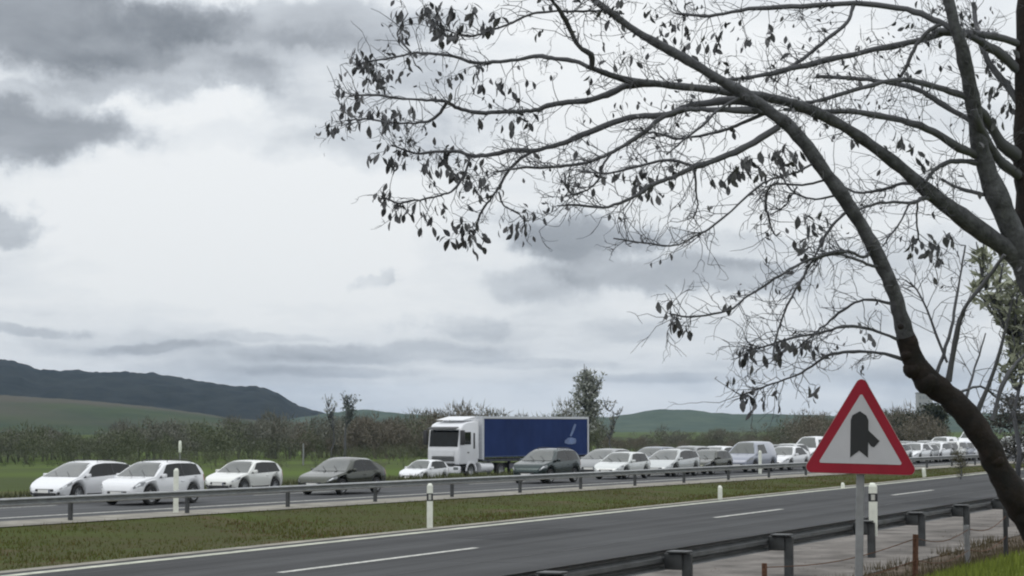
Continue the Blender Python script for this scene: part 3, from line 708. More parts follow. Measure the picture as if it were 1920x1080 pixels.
    for xa in ax:
        for s in (-1, 1):
            we = empty('wheel', (0, 0, 0)); COL.objects.unlink(we); bpy.data.objects.remove(we)
            tyre = link('wheel', ty, root, (xa, s * (W / 2 - .115), T['tyre']), (0, 0, 0 if s > 0 else math.pi))
            link('rim', ri, tyre)
    if typ in ('suv', 'mpv') and detail > 1:
        for s in (-1, 1):
            pts = [Vector((sect(t)[7].x, s * (sect(t)[7].y - .02), sect(t)[7].z + .05)) for t in np.linspace(.52, .86, 5)]
            pts = [pts[0] - Vector((0, 0, .05))] + pts + [pts[-1] - Vector((0, 0, .05))]
            MB().tube(pts, .014, 5).build('roof_rail', PLASTIC, root)
    return tag(root, label, cat, group)
def u_for_nose(px, w, z, L, half=.55):
    """Along-road position whose front far corner shows at this column of the picture."""
    lo, hi = 0.0, 900.0
    for _ in range(60):
        m_ = (lo + hi) / 2
        if proj(far(m_, w + half, z + .6))[0] < px: lo = m_
        else: hi = m_
    return (lo + hi) / 2 + L / 2
HS = dict(mpv=.935, suv=.925, hatch=.95, sedan=.965, van=.93)
def queue(nose, w, name, label, typ, paint, **k):
    k['hs'] = k.get('hs', 1.0) * HS[typ]
    L = TYPES[typ]['L'] * k.get('sc', 1.0)
    return make_car(name, label, typ, paint, u_for_nose(nose, w, k.get('z', 0), L), w, 'cars queuing on the far carriageway', **k)
LN, L2 = 41.5, 45.2
queue(58, L2, 'car', 'white people carrier leading the queue at the far left', 'mpv', WHITE)
queue(193, LN, 'car', 'white tall hatchback overlapping the leading people carrier, behind a marker post', 'suv', WHITE, sc=.95)
queue(386, L2, 'car', 'small off-white hatchback third from the left', 'hatch', WHITE2, sc=.90, hs=.97)
queue(562, LN, 'car', 'dark olive saloon with sky-bright bonnet left of the lorry', 'sedan', OLIVE, sc=.98)
queue(966, LN, 'car', 'dark green-grey estate in front of the lorry trailer', 'suv', DARKGREEN, hs=1.09)
queue(1116, LN, 'car', 'silver hatchback right of the dark green-grey estate', 'hatch', PALESILVER)
queue(1209, LN, 'car', 'pale silver people carrier behind the silver hatchback', 'mpv', SILVER)
queue(1300, L2, 'car', 'white car with bright bonnet in the second row, left of the grey van', 'mpv', WHITE, detail=1)
queue(1362, LN, 'van', 'blue-grey van beside the white marker post', 'van', BLUEGREY, detail=1, panel=True, cat='van')
queue(1432, LN, 'car', 'white saloon between the blue-grey van and the warning sign', 'sedan', WHITE, detail=1)
queue(1486, L2, 'van', 'white van half hidden by the left corner of the warning sign', 'van', WHITE, detail=1, panel=True, cat='van', hs=1.1)
queue(1532, LN, 'car', 'grey car behind the lower left of the warning sign', 'hatch', GREY, detail=1)
queue(1590, LN, 'car', 'dark blue car hidden behind the warning sign', 'sedan', DARKBLUE, detail=1)
queue(1640, LN, 'car', 'silver car behind the lower right of the warning sign', 'mpv', SILVER, detail=1)
queue(1682, LN, 'car', 'first white car right of the warning sign', 'sedan', WHITE, detail=1)
queue(1706, L2, 'car', 'grey car in the second row just right of the sign', 'suv', GREY, detail=1)
queue(1722, LN, 'car', 'second white car right of the warning sign', 'mpv', WHITE, detail=1)
queue(1740, L2, 'van', 'white van among the far cars left of the trunk', 'van', WHITE, detail=1, panel=True, cat='van')
queue(1754, LN, 'car', 'third white car right of the warning sign', 'suv', WHITE2, detail=1)
queue(1780, LN, 'car', 'fourth white car right of the warning sign', 'sedan', WHITE, detail=1)
queue(1800, L2, 'van', 'tall white box van against the leaning trunk', 'van', WHITE, detail=1, panel=True, cat='van', hs=1.5)
queue(1872, LN, 'van', 'white van seen right of the leaning trunk', 'van', WHITE, detail=1, panel=True, cat='van')
queue(1085, L2, 'car', 'grey car just showing behind the lorry trailer end', 'mpv', GREY, detail=1)
queue(1180, L2, 'car', 'dark blue car between the silver hatchback and the people carrier', 'suv', DARKBLUE, detail=1)
queue(1246, L2, 'car', 'grey tall car in the second row behind the pale people carrier', 'suv', GREY, detail=1)
queue(1283, LN, 'car', 'dark olive hatchback tailing the pale people carrier', 'hatch', OLIVE, detail=1)
queue(1392, L2, 'car', 'dark green car peeping over the blue-grey van', 'suv', DARKGREEN, detail=1)
queue(1440, L2, 'car', 'silver tall car in the second row behind the white saloon', 'suv', SILVER, detail=1)
queue(1560, L2, 'car', 'white people carrier hidden behind the warning sign', 'mpv', WHITE, detail=1)
queue(1663, L2, 'car', 'dark car in the second row at the sign right corner', 'suv', DARKGREEN, detail=1)
queue(1700, LN, 'car', 'dark grey hatchback between the first two white cars right of the sign', 'hatch', GREY, detail=1)
queue(1724, L2, 'car', 'silver car in the second row right of the sign', 'mpv', SILVER, detail=1)
queue(1738, LN, 'car', 'dark olive car between the second and third white cars right of the sign', 'sedan', OLIVE, detail=1)
queue(1766, L2, 'car', 'pale silver car in the second row near the leaning trunk', 'hatch', PALESILVER, detail=1)
queue(1768, LN, 'car', 'blue-grey car between the third and fourth white cars right of the sign', 'mpv', BLUEGREY, detail=1)
c5 = make_car('car', 'small white hatchback in front of the lorry cab', 'hatch', WHITE, u_for_nose(750, 60.6, -.8, 3.6), 60.6, 'vehicles on the lower road', sc=.95, z=-.8)

# ------------------------------------------------------------------ lorry
def lorry():
    LW = 64.3; TL = 16.4
    CABW = mat('cab_white', (.72, .73, .76), .35, coat=.5, var=.04, scale=1.5)
    u = u_for_nose(799, LW, -.8, 0.0, 1.2)
    root = empty('lorry', far(u, LW, -.796), math.pi + FAR_ANG - R(4.6))   # local +X forward, origin at the nose
    def P(x): return -x                                           # x metres behind the nose
    W = 2.5; h = W / 2
    # cab shell, lofted
    prof = [(.06, .95), (.02, 1.35), (.02, 1.85), (.20, 3.10), (.30, 3.28), (.50, 3.50), (1.00, 3.66), (1.75, 3.72), (2.25, 3.72), (2.25, .95)]
    import bmesh
    bm = bmesh.new(); vs_ = [[bm.verts.new((-x, y, z)) for x, z in prof] for y in (-h + .02, h - .02)]
    bm.faces.new(vs_[0]); bm.faces.new(vs_[1][::-1])
    for i in range(len(prof)): j = (i + 1) % len(prof); bm.faces.new((vs_[0][j], vs_[0][i], vs_[1][i], vs_[1][j]))
    bmesh.ops.recalc_face_normals(bm, faces=list(bm.faces))
    bmesh.ops.bevel(bm, geom=[e for e in bm.edges], offset=.09, segments=3, affect='EDGES', profile=.5)
    me = bpy.data.meshes.new('cab'); bm.to_mesh(me); bm.free(); me.materials.append(CABW); me.polygons.foreach_set('use_smooth', [True] * len(me.polygons)); me.set_sharp_from_angle(angle=R(40))
    cab = link('cab', me, root)
    # windscreen on the slanted face
    def slab(nm, z0, z1, y0, y1, m, off=.02, parent=root, xo=0):
        x = lambda z: fill(z, [(1.35, .02), (1.85, .02), (3.10, .20), (3.28, .30), (3.50, .50)])
        n = 6; rows = []
        for i in range(n + 1):
            z = z0 + (z1 - z0) * i / n; rows.append([Vector((-(x(z)) + off, y, z)) for y in np.linspace(y0, y1, 5)])
        g = MB().grid(rows); rows2 = [[p - Vector((.05, 0, 0)) for p in r_] for r_ in rows]; k = len(g.v); g.grid([r_[::-1] for r_ in rows2])
        return g.build(nm, m, parent, 40)
    slab('windscreen', 2.08, 3.14, -1.10, 1.10, GLASS)
    MB().box((.04, 0, 3.26), (.42, 2.2, .05), M=Matrix.Rotation(R(18), 3, 'Y')).build('sun_visor', PLASTIC, root)
    slab('grille', 1.50, 1.80, -.85, .85, CABW, .03)
    for i in range(3): MB().box((.02, 0, 1.22 + .10 * i), (.05, 1.7, .06)).build('grille_bar', PLASTIC, root)
    MB().box((-.12, 0, .62), (.34, 2.42, .46), bev=.08).build('bumper', CABW, root, 40)
    MB().box((.02, 0, .93), (.12, 1.7, .20), bev=.03).build('lower_grille', PLASTIC, root)
    for s in (-1, 1):
        MB().box((.02, s * 1.0, .70), (.10, .36, .20), bev=.04).build('headlight', LAMP, root)
        MB().box((-.95, s * (h - .004), 2.62), (.80, .03, .80), bev=.012).build('side_window', GLASS, root)
        MB().box((-1.75, s * (h - .004), 2.45), (.16, .03, 1.0), bev=.012).build('side_vent', PLASTIC, root)
        MB().box((-.10, s * (h + .18), 2.66), (.18, .30, .95), bev=.05).build('mirror', PLASTIC, root, 40)
        MB().tube([(-.3, s * (h - .05), 2.8), (-.12, s * (h + .14), 2.8)], .025, 6).build('mirror_arm', PLASTIC, root)
        MB().box((-1.05, s * (h + .002), 1.70), (.18, .03, .06), bev=.01).build('door_handle', PLASTIC, root)
        MB().box((-2.05, s * (h - .10), 2.55), (.70, .05, 2.5), bev=.02).build('side_fairing', CABW, root)
        # arch skirt round the front wheel
        arch = [(-1.40 + .64 * math.cos(a), .52 + .64 * math.sin(a)) for a in np.linspace(0, math.pi, 13)]
        arch += [(-1.40 + .50 * math.cos(a), .52 + .50 * math.sin(a)) for a in np.linspace(math.pi, 0, 13)]
        MB().prism(arch, s * h - .06, s * h + .01).build('wheel_arch', CABW if s else PLASTIC, root)
        for k in (.42, .80): MB().box((-.62, s * (h - .12), k), (.5, .22, .07)).build('step', PLASTIC, root)
        MB().lathe([(0, -.75), (.32, -.75), (.34, -.70), (.34, .70), (.32, .75), (0, .75)], (-3.3, s * .95, .72), 'X', 18).build('fuel_tank', CABW, root, 40)
    MB().box((-3.6, 0, .85), (5.2, .85, .28)).build('chassis', PLASTIC, root)
    MB().prism([(-.7, 3.78), (-2.2, 4.02), (-2.2, 3.78)], -1.05, 1.05).build('roof_deflector', CABW, root)
    ty = MB().lathe([(.30, -.15), (.46, -.15), (.50, -.10), (.51, 0), (.50, .10), (.46, .15), (.30, .15), (.28, 0), (.30, -.15)], (0, 0, 0), 'Y', 28).mesh('tyre', RUBBER, 40)
    ri = MB().lathe([(0, .02), (.12, .05), (.14, .0), (.25, .02), (.29, .13), (.31, .14), (.31, 0)], (0, 0, 0), 'Y', 24).mesh('rim', RIM, 40)
    for x in (1.40, 5.0, 12.2, 13.5, 14.8):
        for s in (-1, 1):
            t = link('wheel', ty, root, (-x, s * (h - .18), .51), (0, 0, 0 if s > 0 else math.pi)); link('rim', ri, t)
    # trailer
    x0, x1 = 2.75, 16.35; z0, z1 = 1.22, 3.98; BL = mat('curtain_blue', (.017, .035, .118), .7, spec=.12, var=.18, scale=.5, bump=.12, bscale=1.2)
    TW = mat('trailer_trim', (.55, .57, .60), .5, var=.08)
    MB().box((-(x0 + x1) / 2, 0, z1 + .02), (x1 - x0, 2.5, .06)).build('trailer_roof', TW, root)
    MB().box((-(x0 + x1) / 2, 0, z0 - .05), (x1 - x0, 2.48, .16)).build('trailer_bed', mat('trailer_bed', (.05, .055, .07), .7), root)
    MB().box((-x0 + .03, 0, (z0 + z1) / 2), (.08, 2.5, z1 - z0 - .05)).build('front_wall', TW, root)
    MB().box((-x1 - .01, 0, (z0 + z1) / 2), (.08, 2.5, z1 - z0 - .05)).build('rear_door', TW, root)
    for s in (-1, 1):
        rows = []
        n = 110
        for i in range(n + 1):
            x = x0 + .14 + (x1 - x0 - .28) * i / n; wv = .003 * math.sin(i * 2 * math.pi / 5.5) + .003 * math.sin(i * .9)
            rows.append([Vector((-x, s * (h - .015 + wv * (1 if 0 < q < 1 else .3)), z0 + .14 + (z1 - z0 - .24) * q)) for q in (0, .33, .66, 1)])
        MB().grid(rows if s > 0 else [r_[::-1] for r_ in rows]).build('curtain', BL, root, 60)
        MB().box((-x0 - .07, s * (h - .02), (z0 + z1) / 2), (.14, .06, z1 - z0)).build('corner_post', TW, root)
        MB().box((-x1 + .07, s * (h - .02), (z0 + z1) / 2), (.14, .06, z1 - z0)).build('corner_post', TW, root)
        MB().box((-(x0 + x1) / 2, s * (h - .01), z1 - .05), (x1 - x0 - .3, .05, .10)).build('top_rail', TW, root)
        MB().box((-(x0 + x1) / 2, s * (h - .01), z0 + .20), (x1 - x0 - .3, .06, .035)).build('side_stripe', mat('stripe_blue', (.09, .12, .25), .6), root)
        st = MB().box((0, 0, 0), (.045, .02, .30)).mesh('strap', PLASTIC)
        for i in range(18): link('strap', st, root, (-(x0 + .6 + i * .73), s * (h + .025), z0 + .05))
        MB().box((-8.4, s * (h - .1), .75), (4.6, .04, .35)).build('side_guard', mat('guard', (.10, .10, .12), .6), root)
        MB().box((-6.6, s * .8, .65), (.16, .16, 1.0)).build('landing_leg', PLASTIC, root)
        MB().box((-13.5, s * (h - .2), 1.10), (3.9, .36, .05)).build('mudguard', PLASTIC, root)
    # pale emblem printed near the rear of the curtain: leaning drop over a wide low crest
    for s in (-1, 1):
        y = s * (h + .022); em = mat('emblem_pale_blue', (.13, .18, .32), .7, var=.4, scale=2)
        def poly(nm, pts):
            v = [(-(14.0 if s > 0 else 14.0) + px * s, y, pz) for px, pz in pts]; v2 = [(a, b - s * .004, c) for a, b, c in v]; n = len(v)
            f = [tuple(range(n)), tuple(range(n, 2 * n))[::-1]] + [(i, (i + 1) % n, n + (i + 1) % n, n + i) for i in range(n)]
            return MB().add(v + v2, f).build(nm, em, root)
        poly('emblem', [(-.62, 3.50), (-.38, 3.56), (-.16, 3.30), (.08, 2.95), (.26, 2.72), (.05, 2.66), (-.20, 2.92), (-.44, 3.20)])
        poly('emblem', [(-.62, 2.34), (-.55, 2.52), (-.25, 2.56), (.10, 2.60), (.48, 2.58), (.92, 2.40), (.96, 2.22), (.45, 2.14), (-.10, 2.14), (-.52, 2.18)])
    tag(root, 'white articulated lorry with dark blue curtain trailer and pale emblem', 'lorry', 'vehicles on the lower road')
lorry()

# ------------------------------------------------------------------ guardrails
def w_beam(u0, u1, y, z0, face, farside=False, step=4.0, m=None, bh=1.0):
    """Two-wave steel beam, height .31, open lips; face = +1 bulges towards +Y."""
    prof = [(p, q * bh) for p, q in [(0, 0), (.02, .012), (.105, .045), (.105, .075), (.008, .125), (.008, .185), (.105, .235), (.105, .265), (.02, .298), (0, .31)]]
    rows = []; n = max(1, int((u1 - u0) / step))
    for i in range(n + 1):
        u = u0 + (u1 - u0) * i / n; c = far(u, y, 0) if farside else Vector((u, y, 0))
        a = [c + Vector((0, face * p, z0 + q)) for p, q in prof]; b = [c + Vector((0, face * (p - .006), z0 + q)) for p, q in prof[::-1]]
        rows.append(a + b + [a[0].copy()])
    return MB().grid(rows)
def c_post(h, d=.10, w=.055, t=.006):
    o = [(-w / 2, -d / 2), (w / 2, -d / 2), (w / 2, -d / 2 + t), (-w / 2 + t, -d / 2 + t), (-w / 2 + t, d / 2 - t), (w / 2, d / 2 - t), (w / 2, d / 2), (-w / 2, d / 2)]
    return MB().prism_z(o, -.25, h)
gr = empty('guardrail', (31, 11.0, 0))
def gp(o): o.location = o.location - Vector((31, 11.0, 0)); return o
NPOST = [11.2, 16.2, 21.2, 26.2, 31.3, 36.8, 42.7, 47.2, 52.0] + [57.0 + 5 * i for i in range(14)]
pm = MB().box((0, 0, .22), (.105, .15, 1.0), bev=.012).mesh('post', DSTEEL)
bmk = MB().box((0, .20, 0), (.20, .30, .26), bev=.03); bmk.box((-.02, .12, .145), (.32, .34, .03), bev=.01)
bm_ = bmk.mesh('spacer_block', DSTEEL, 40)
for x in NPOST:
    gp(link('post', pm, gr, (x, 10.80, 0))); gp(link('spacer_block', bm_, gr, (x, 10.80, .60)))
xs_ = [-20] + [11.2 + 5 * i for i in range(0, 24, 1)]
for a, b in zip(xs_[:-1], xs_[1:]): gp(w_beam(a + .01, b - .01, 11.16, .46, 1).build('beam', GALV, gr, 35))
tag(gr, 'dark steel guardrail with thick posts along the near road edge', 'guardrail')

gf = empty('guardrail', far(50, 35.5)); base = far(50, 35.5)
def gq(o): o.location = o.location - base; return o
pmf = MB().box((0, 0, .20), (.085, .12, .98), bev=.01).mesh('post', DSTEEL)
def u_at(px, w, z):
    lo, hi = -60.0, 600.0
    for _ in range(60):
        m_ = (lo + hi) / 2
        if proj(far(m_, w, z))[0] < px: lo = m_
        else: hi = m_
    return (lo + hi) / 2
u133 = u_at(133, 35.5, 0); u = u133 - 10.9 * 1; k = 0; PU = []
while u < 330: PU.append(u); u += 5.45
for u in PU: gq(link('post', pmf, gf, far(u, 35.52, 0), (0, 0, FAR_ANG)))
for a, b in zip([PU[0] - 30] + PU[0::2], PU[0::2] + [PU[-1] + 60]): gq(w_beam(a + .01, b - .01, 35.40, .50, -1, True, 6, None, .72).build('beam', GALVL, gf, 35))
tag(gf, 'grey steel guardrail on the median in front of the queue', 'guardrail')

# ------------------------------------------------------------------ delineator posts
def delineator(loc, h, w, label, rz=0.0, band=True, tilt=0.0):
    root = empty('marker_post', loc, rz); root.rotation_euler = (0, tilt, rz)
    o = [(-w / 2, -w * .28), (w / 2, -w * .28), (w * .30, w * .28), (-w * .30, w * .28)]
    mb = MB(); n = 4
    z0, zc, z1 = -.25, h - w * .45, h
    mb.prism_z(o, z0, zc)
    k = len(mb.v); mb.add([(p[0], p[1], zc) for p in o] + [(p[0] * .75, p[1] * .8 + .01, z1 - (.0 if p[1] > 0 else .03)) for p in o], [(i, (i + 1) % 4, 4 + (i + 1) % 4, 4 + i) for i in range(4)] + [(4, 5, 6, 7)])
    mb.build('post', POSTW, root)
    if band:
        s = 1.06; b = MB(); q = [(p[0] * s, p[1] * s) for p in o]; a0, a1 = h - .46 * min(1, h), h - .26 * min(1, h)
        b.prism_z(q, a0, a1); b.build('black_band', BLACK, root)
        MB().box((0, -w * .31, (a0 + a1) / 2), (w * .45, .012, (a1 - a0) * .7), bev=.004).build('reflector', mat('reflector', (.5, .5, .46), .3), root)
    return tag(root, label, 'marker post', 'road edge marker posts')
MZ = HEAD - R(90)
def dl(px, py, h, w, label, **k):
    p = on_plane(px, py, 0.0); p.z = float(ground_z(p.x, p.y)) + .01; return delineator(p, h, w, label, MZ, **k)
dl(806, 990, 1.16, .155, 'white marker post with black band on the near median edge, left of centre')
dl(1350, 937, .52, .16, 'short cream marker stub on the median edge, right of centre', band=False)
dl(1580, 915, .28, .16, 'tiny marker stub on the median edge below the warning sign', band=False)
dl(1733, 892, .50, .20, 'short cream marker on the median edge right of the sign', band=False, tilt=-.08)
p = on_plane(330, 962, 0); delineator((p.x, p.y, .02), 1.34, .16, 'slim white post before the second car from the left', MZ, band=False)
p = on_plane(1425, 888, 0); delineator((p.x, p.y, .02), 1.25, .18, 'white post on the median guardrail beside the blue-grey van', MZ, band=False)
delineator((42.75, 10.78, .70), .82, .175, 'white post with black band standing on the near guardrail', MZ)
# white marker and pole in the field beyond
def field_pole(px, y0, y1, D, w, label, cap):
    b = at(px, 800, D); gz_ = float(ground_z(b.x, b.y)); root = empty('field_pole', (b.x, b.y, gz_)); t = at(px, y0, D).z - gz_
    MB().tube([(0, 0, -.2), (0, 0, t)], w * .45, 8).build('pole', GALVL, root)
    if cap: MB().lathe([(0, t + .02), (w * .8, t - .05), (w, t - .5), (w * .9, t - .95), (0, t - 1.0)], (0, 0, 0), 'Z', 12).build('cap', POSTW, root, 60)
    tag(root, label, 'pole')
field_pole(338, 826, 850, 170, .12, 'white-topped marker pole in the field behind the second car', True)
field_pole(569, 832, 866, 200, .16, 'thin grey pole at the field edge left of the dark saloon', False)

# ------------------------------------------------------------------ warning sign
def warning_sign():
    D = 27.0; s = D / FPX
    c = at(1607, 888, D); g = float(ground_z(c.x, c.y))
    root = empty('warning_sign', (c.x, c.y, g), HEAD - R(90) - R(11)); zc = c.z - g
    root.rotation_euler = (0, R(1.4), HEAD - R(90) - R(11))
    def tri(half, z0, z1, rad):           # rounded triangle outline in x-z
        P = [Vector((-half, z0)), Vector((half, z0)), Vector((0, z1))]; out = []
        for i in range(3):
            a, b, d = P[i - 1], P[i], P[(i + 1) % 3]; e1 = (a - b).normalized(); e2 = (d - b).normalized()
            ang = e1.angle(e2); ln = rad / math.tan(ang / 2); cc = b + (e1 + e2).normalized() * (rad / math.sin(ang / 2))
            p1 = b + e1 * ln; p2 = b + e2 * ln; a1 = math.atan2(p1.y - cc.y, p1.x - cc.x); a2 = math.atan2(p2.y - cc.y, p2.x - cc.x)
            da = (a2 - a1 + math.pi) % (2 * math.pi) - math.pi
            out += [(cc.x + rad * math.cos(a1 + da * k / 6), cc.y + rad * math.sin(a1 + da * k / 6)) for k in range(7)]
        return out
    RED_S = mat('sign_red', (.30, .008, .026), .45, spec=.4, var=.10, scale=2.5); WH = mat('sign_white', (.52, .525, .55), .5, var=.05, scale=3)
    hw = 108 * s; top = 187 * s
    pl = MB().prism(tri(hw + .008, zc - .006, zc + top + .01, .075), -.006, .02).build('plate', mat('sign_back', (.55, .5, .48), .6), root)
    MB().prism(tri(hw, zc, zc + top, .07), -.014, -.008).build('red_border', RED_S, root)
    MB().prism(tri(78 * s, zc + 18.5 * s, zc + 151 * s, .02), -.019, -.016).build('white_field', WH, root)
    # black symbol: thick upright bar with pointed head, notched foot, and a side road from the right
    Z = lambda y: zc + (888 - y) * s; X = lambda x: (x - 1607) * s
    MB().prism([(X(x), Z(y)) for x, y in [(1588, 858), (1588, 788), (1591, 779), (1605, 771), (1617, 779), (1621, 788), (1621, 858), (1604.5, 845)]], -.024, -.021).build('symbol', BLACK, root)
    MB().prism([(X(x), Z(y)) for x, y in [(1620.5, 806), (1642, 826), (1632, 838), (1626, 836), (1620.5, 828)]], -.024, -.021).build('symbol', BLACK, root)
    MB().box((0, .06, (zc + top * .55) / 2 - .2), (15 * s, .05, zc + top * .55 + .4), bev=.008).build('pole', GALVL, root)
    for z in (zc + .12, zc + .55): MB().box((0, .028, z), (.35, .018, .04)).build('clamp', GALV, root)
    tag(root, 'triangular red-bordered white warning sign with black side-road symbol', 'road sign')
warning_sign()

# ------------------------------------------------------------------ field fence on the bank
def stake(px, ytop, D, w, m, label, tilt=0.0):
    p = at(px, 1000, D); g = float(ground_z(p.x, p.y)); t = at(px, ytop, D).z - g
    root = empty('fence_post', (p.x, p.y, g)); root.rotation_euler = (tilt, tilt * .6, .3)
    mb = MB().box((0, 0, t / 2 - .15), (w, w * .35, t + .3)); mb.box((w * .32, w * .4, t / 2 - .15), (w * .35, w * .8, t + .3)); mb.build('stake', m, root)
    return tag(root, label, 'fence post', 'stakes of the wire fence on the bank'), Vector((p.x, p.y, g + t - .05))
st_pts = []
for a in [(1436, 1056, 27.5, .07, RUST, 'rusty stake at the bottom, left of the sign pole'), (1718, 1002, 27.5, .07, RUST, 'rusty brown stake right of the sign pole', .02),
          (1817, 985, 29, .07, GALVL, 'pale thin stake between sign and tree', -.02), (1888, 960, 30, .06, DSTEEL, 'dark stake against the foot of the tree')]:
    st_pts.append(stake(*a)[1])
wr = MB()
for a, b in zip(st_pts[:-1], st_pts[1:]):
    for dz in (0, -.28):
        pts = [a.lerp(b, t) + Vector((0, 0, dz - .10 * math.sin(math.pi * t))) for t in np.linspace(0, 1, 9)]; wr.tube(pts, .006, 4)
tag(wr.build('fence_wire', RUST), 'slack rusty wire strung between the bank stakes', 'wire')

# ------------------------------------------------------------------ the foreground trees
def cat(pts, n):                          # Catmull-Rom through points (arrays)
    P = np.array(pts, float); P = np.vstack([2 * P[0] - P[1], P, 2 * P[-1] - P[-2]]); out = []
    for i in range(1, len(P) - 2):
        for t in np.linspace(0, 1, n, endpoint=False):
            a, b, c, d = P[i - 1], P[i], P[i + 1], P[i + 2]
            out.append(.5 * ((2 * b) + (-a + c) * t + (2 * a - 5 * b + 4 * c - d) * t * t + (-a + 3 * b - 3 * c + d) * t ** 3))
    out.append(P[-2]); return np.array(out)
LIMBS = {}
trng = np.random.default_rng(5)
def limb(key, parent, pts, w0, w1, dd, D0=None, n=5):
    """pts: outline columns/rows; dd: how far the limb runs away (+) or towards (-) the viewer, metres."""
    c = cat(pts, n); k = len(c)
    if parent is not None:
        q = LIMBS[parent]; i = int(np.argmin((q['px'][:, 0] - c[0, 0]) ** 2 + (q['px'][:, 1] - c[0, 1]) ** 2)); D0 = q['D'][i]
    s = np.linspace(0, 1, k); D = D0 + dd * s + .12 * np.sin(s * 9 + trng.uniform(0, 6)) * min(1, abs(dd)) * s
    jit = np.cumsum(trng.normal(0, 1.1, (k, 2)), 0) * np.minimum(s, 1 - s)[:, None] * .75 * (.35 if key in ('A', 'D') else 1.0) + trng.normal(0, .55, (k, 2)) * np.minimum(1, np.minimum(s, 1 - s) * 8)[:, None] * (.3 if key in ('A', 'B', 'C', 'D') else 1.0)
    c = c + jit
    P = np.array([at(a, b, d) for (a, b), d in zip(c, D)])
    if isinstance(w0, (list, tuple)): wd = np.interp(np.linspace(0, 1, k), np.linspace(0, 1, len(w0)), w0)
    else: wd = w0 + (w1 - w0) * s
    r = wd * .5 * D / FPX
    LIMBS[key] = dict(px=c, D=D, P=P, r=r, parent=parent)
T1, T2 = 25.0, 27.0
limb('A', None, [(1990, 1085), (1952, 1012), (1916, 952), (1880, 890), (1846, 826), (1793, 756), (1728, 697), (1703, 645), (1683, 565), (1642, 470), (1600, 398), (1545, 320), (1490, 247), (1425, 197), (1350, 150), (1280, 108), (1200, 63), (1130, 12), (1070, -40)],
     [66, 60, 54, 49, 45, 46, 46, 37, 31, 29, 28, 28, 26, 24, 21, 18, 15, 13, 11], 0, -1.6, T1, 14)
limb('D', None, [(2050, 1060), (2020, 850), (1985, 650), (1950, 510), (1930, 380), (1922, 250), (1922, 100), (1924, -60)], [100, 90, 80, 70, 54, 40, 34, 32], 0, .6, T2, 6)
limb('B', 'D', [(1945, 515), (1880, 462), (1800, 405), (1740, 357), (1660, 292), (1590, 242), (1530, 208), (1460, 186), (1380, 172), (1300, 163), (1230, 156), (1170, 148), (1104, 126)], [46, 39, 32, 27, 24, 22, 20, 18, 16, 14, 13, 11, 9], 0, -3.0)
limb('C', 'D', [(1952, 560), (1900, 440), (1862, 345), (1836, 265), (1822, 180), (1806, 100), (1786, 30), (1770, -40)], [58, 48, 40, 33, 28, 25, 22, 20], 0, -1.0)
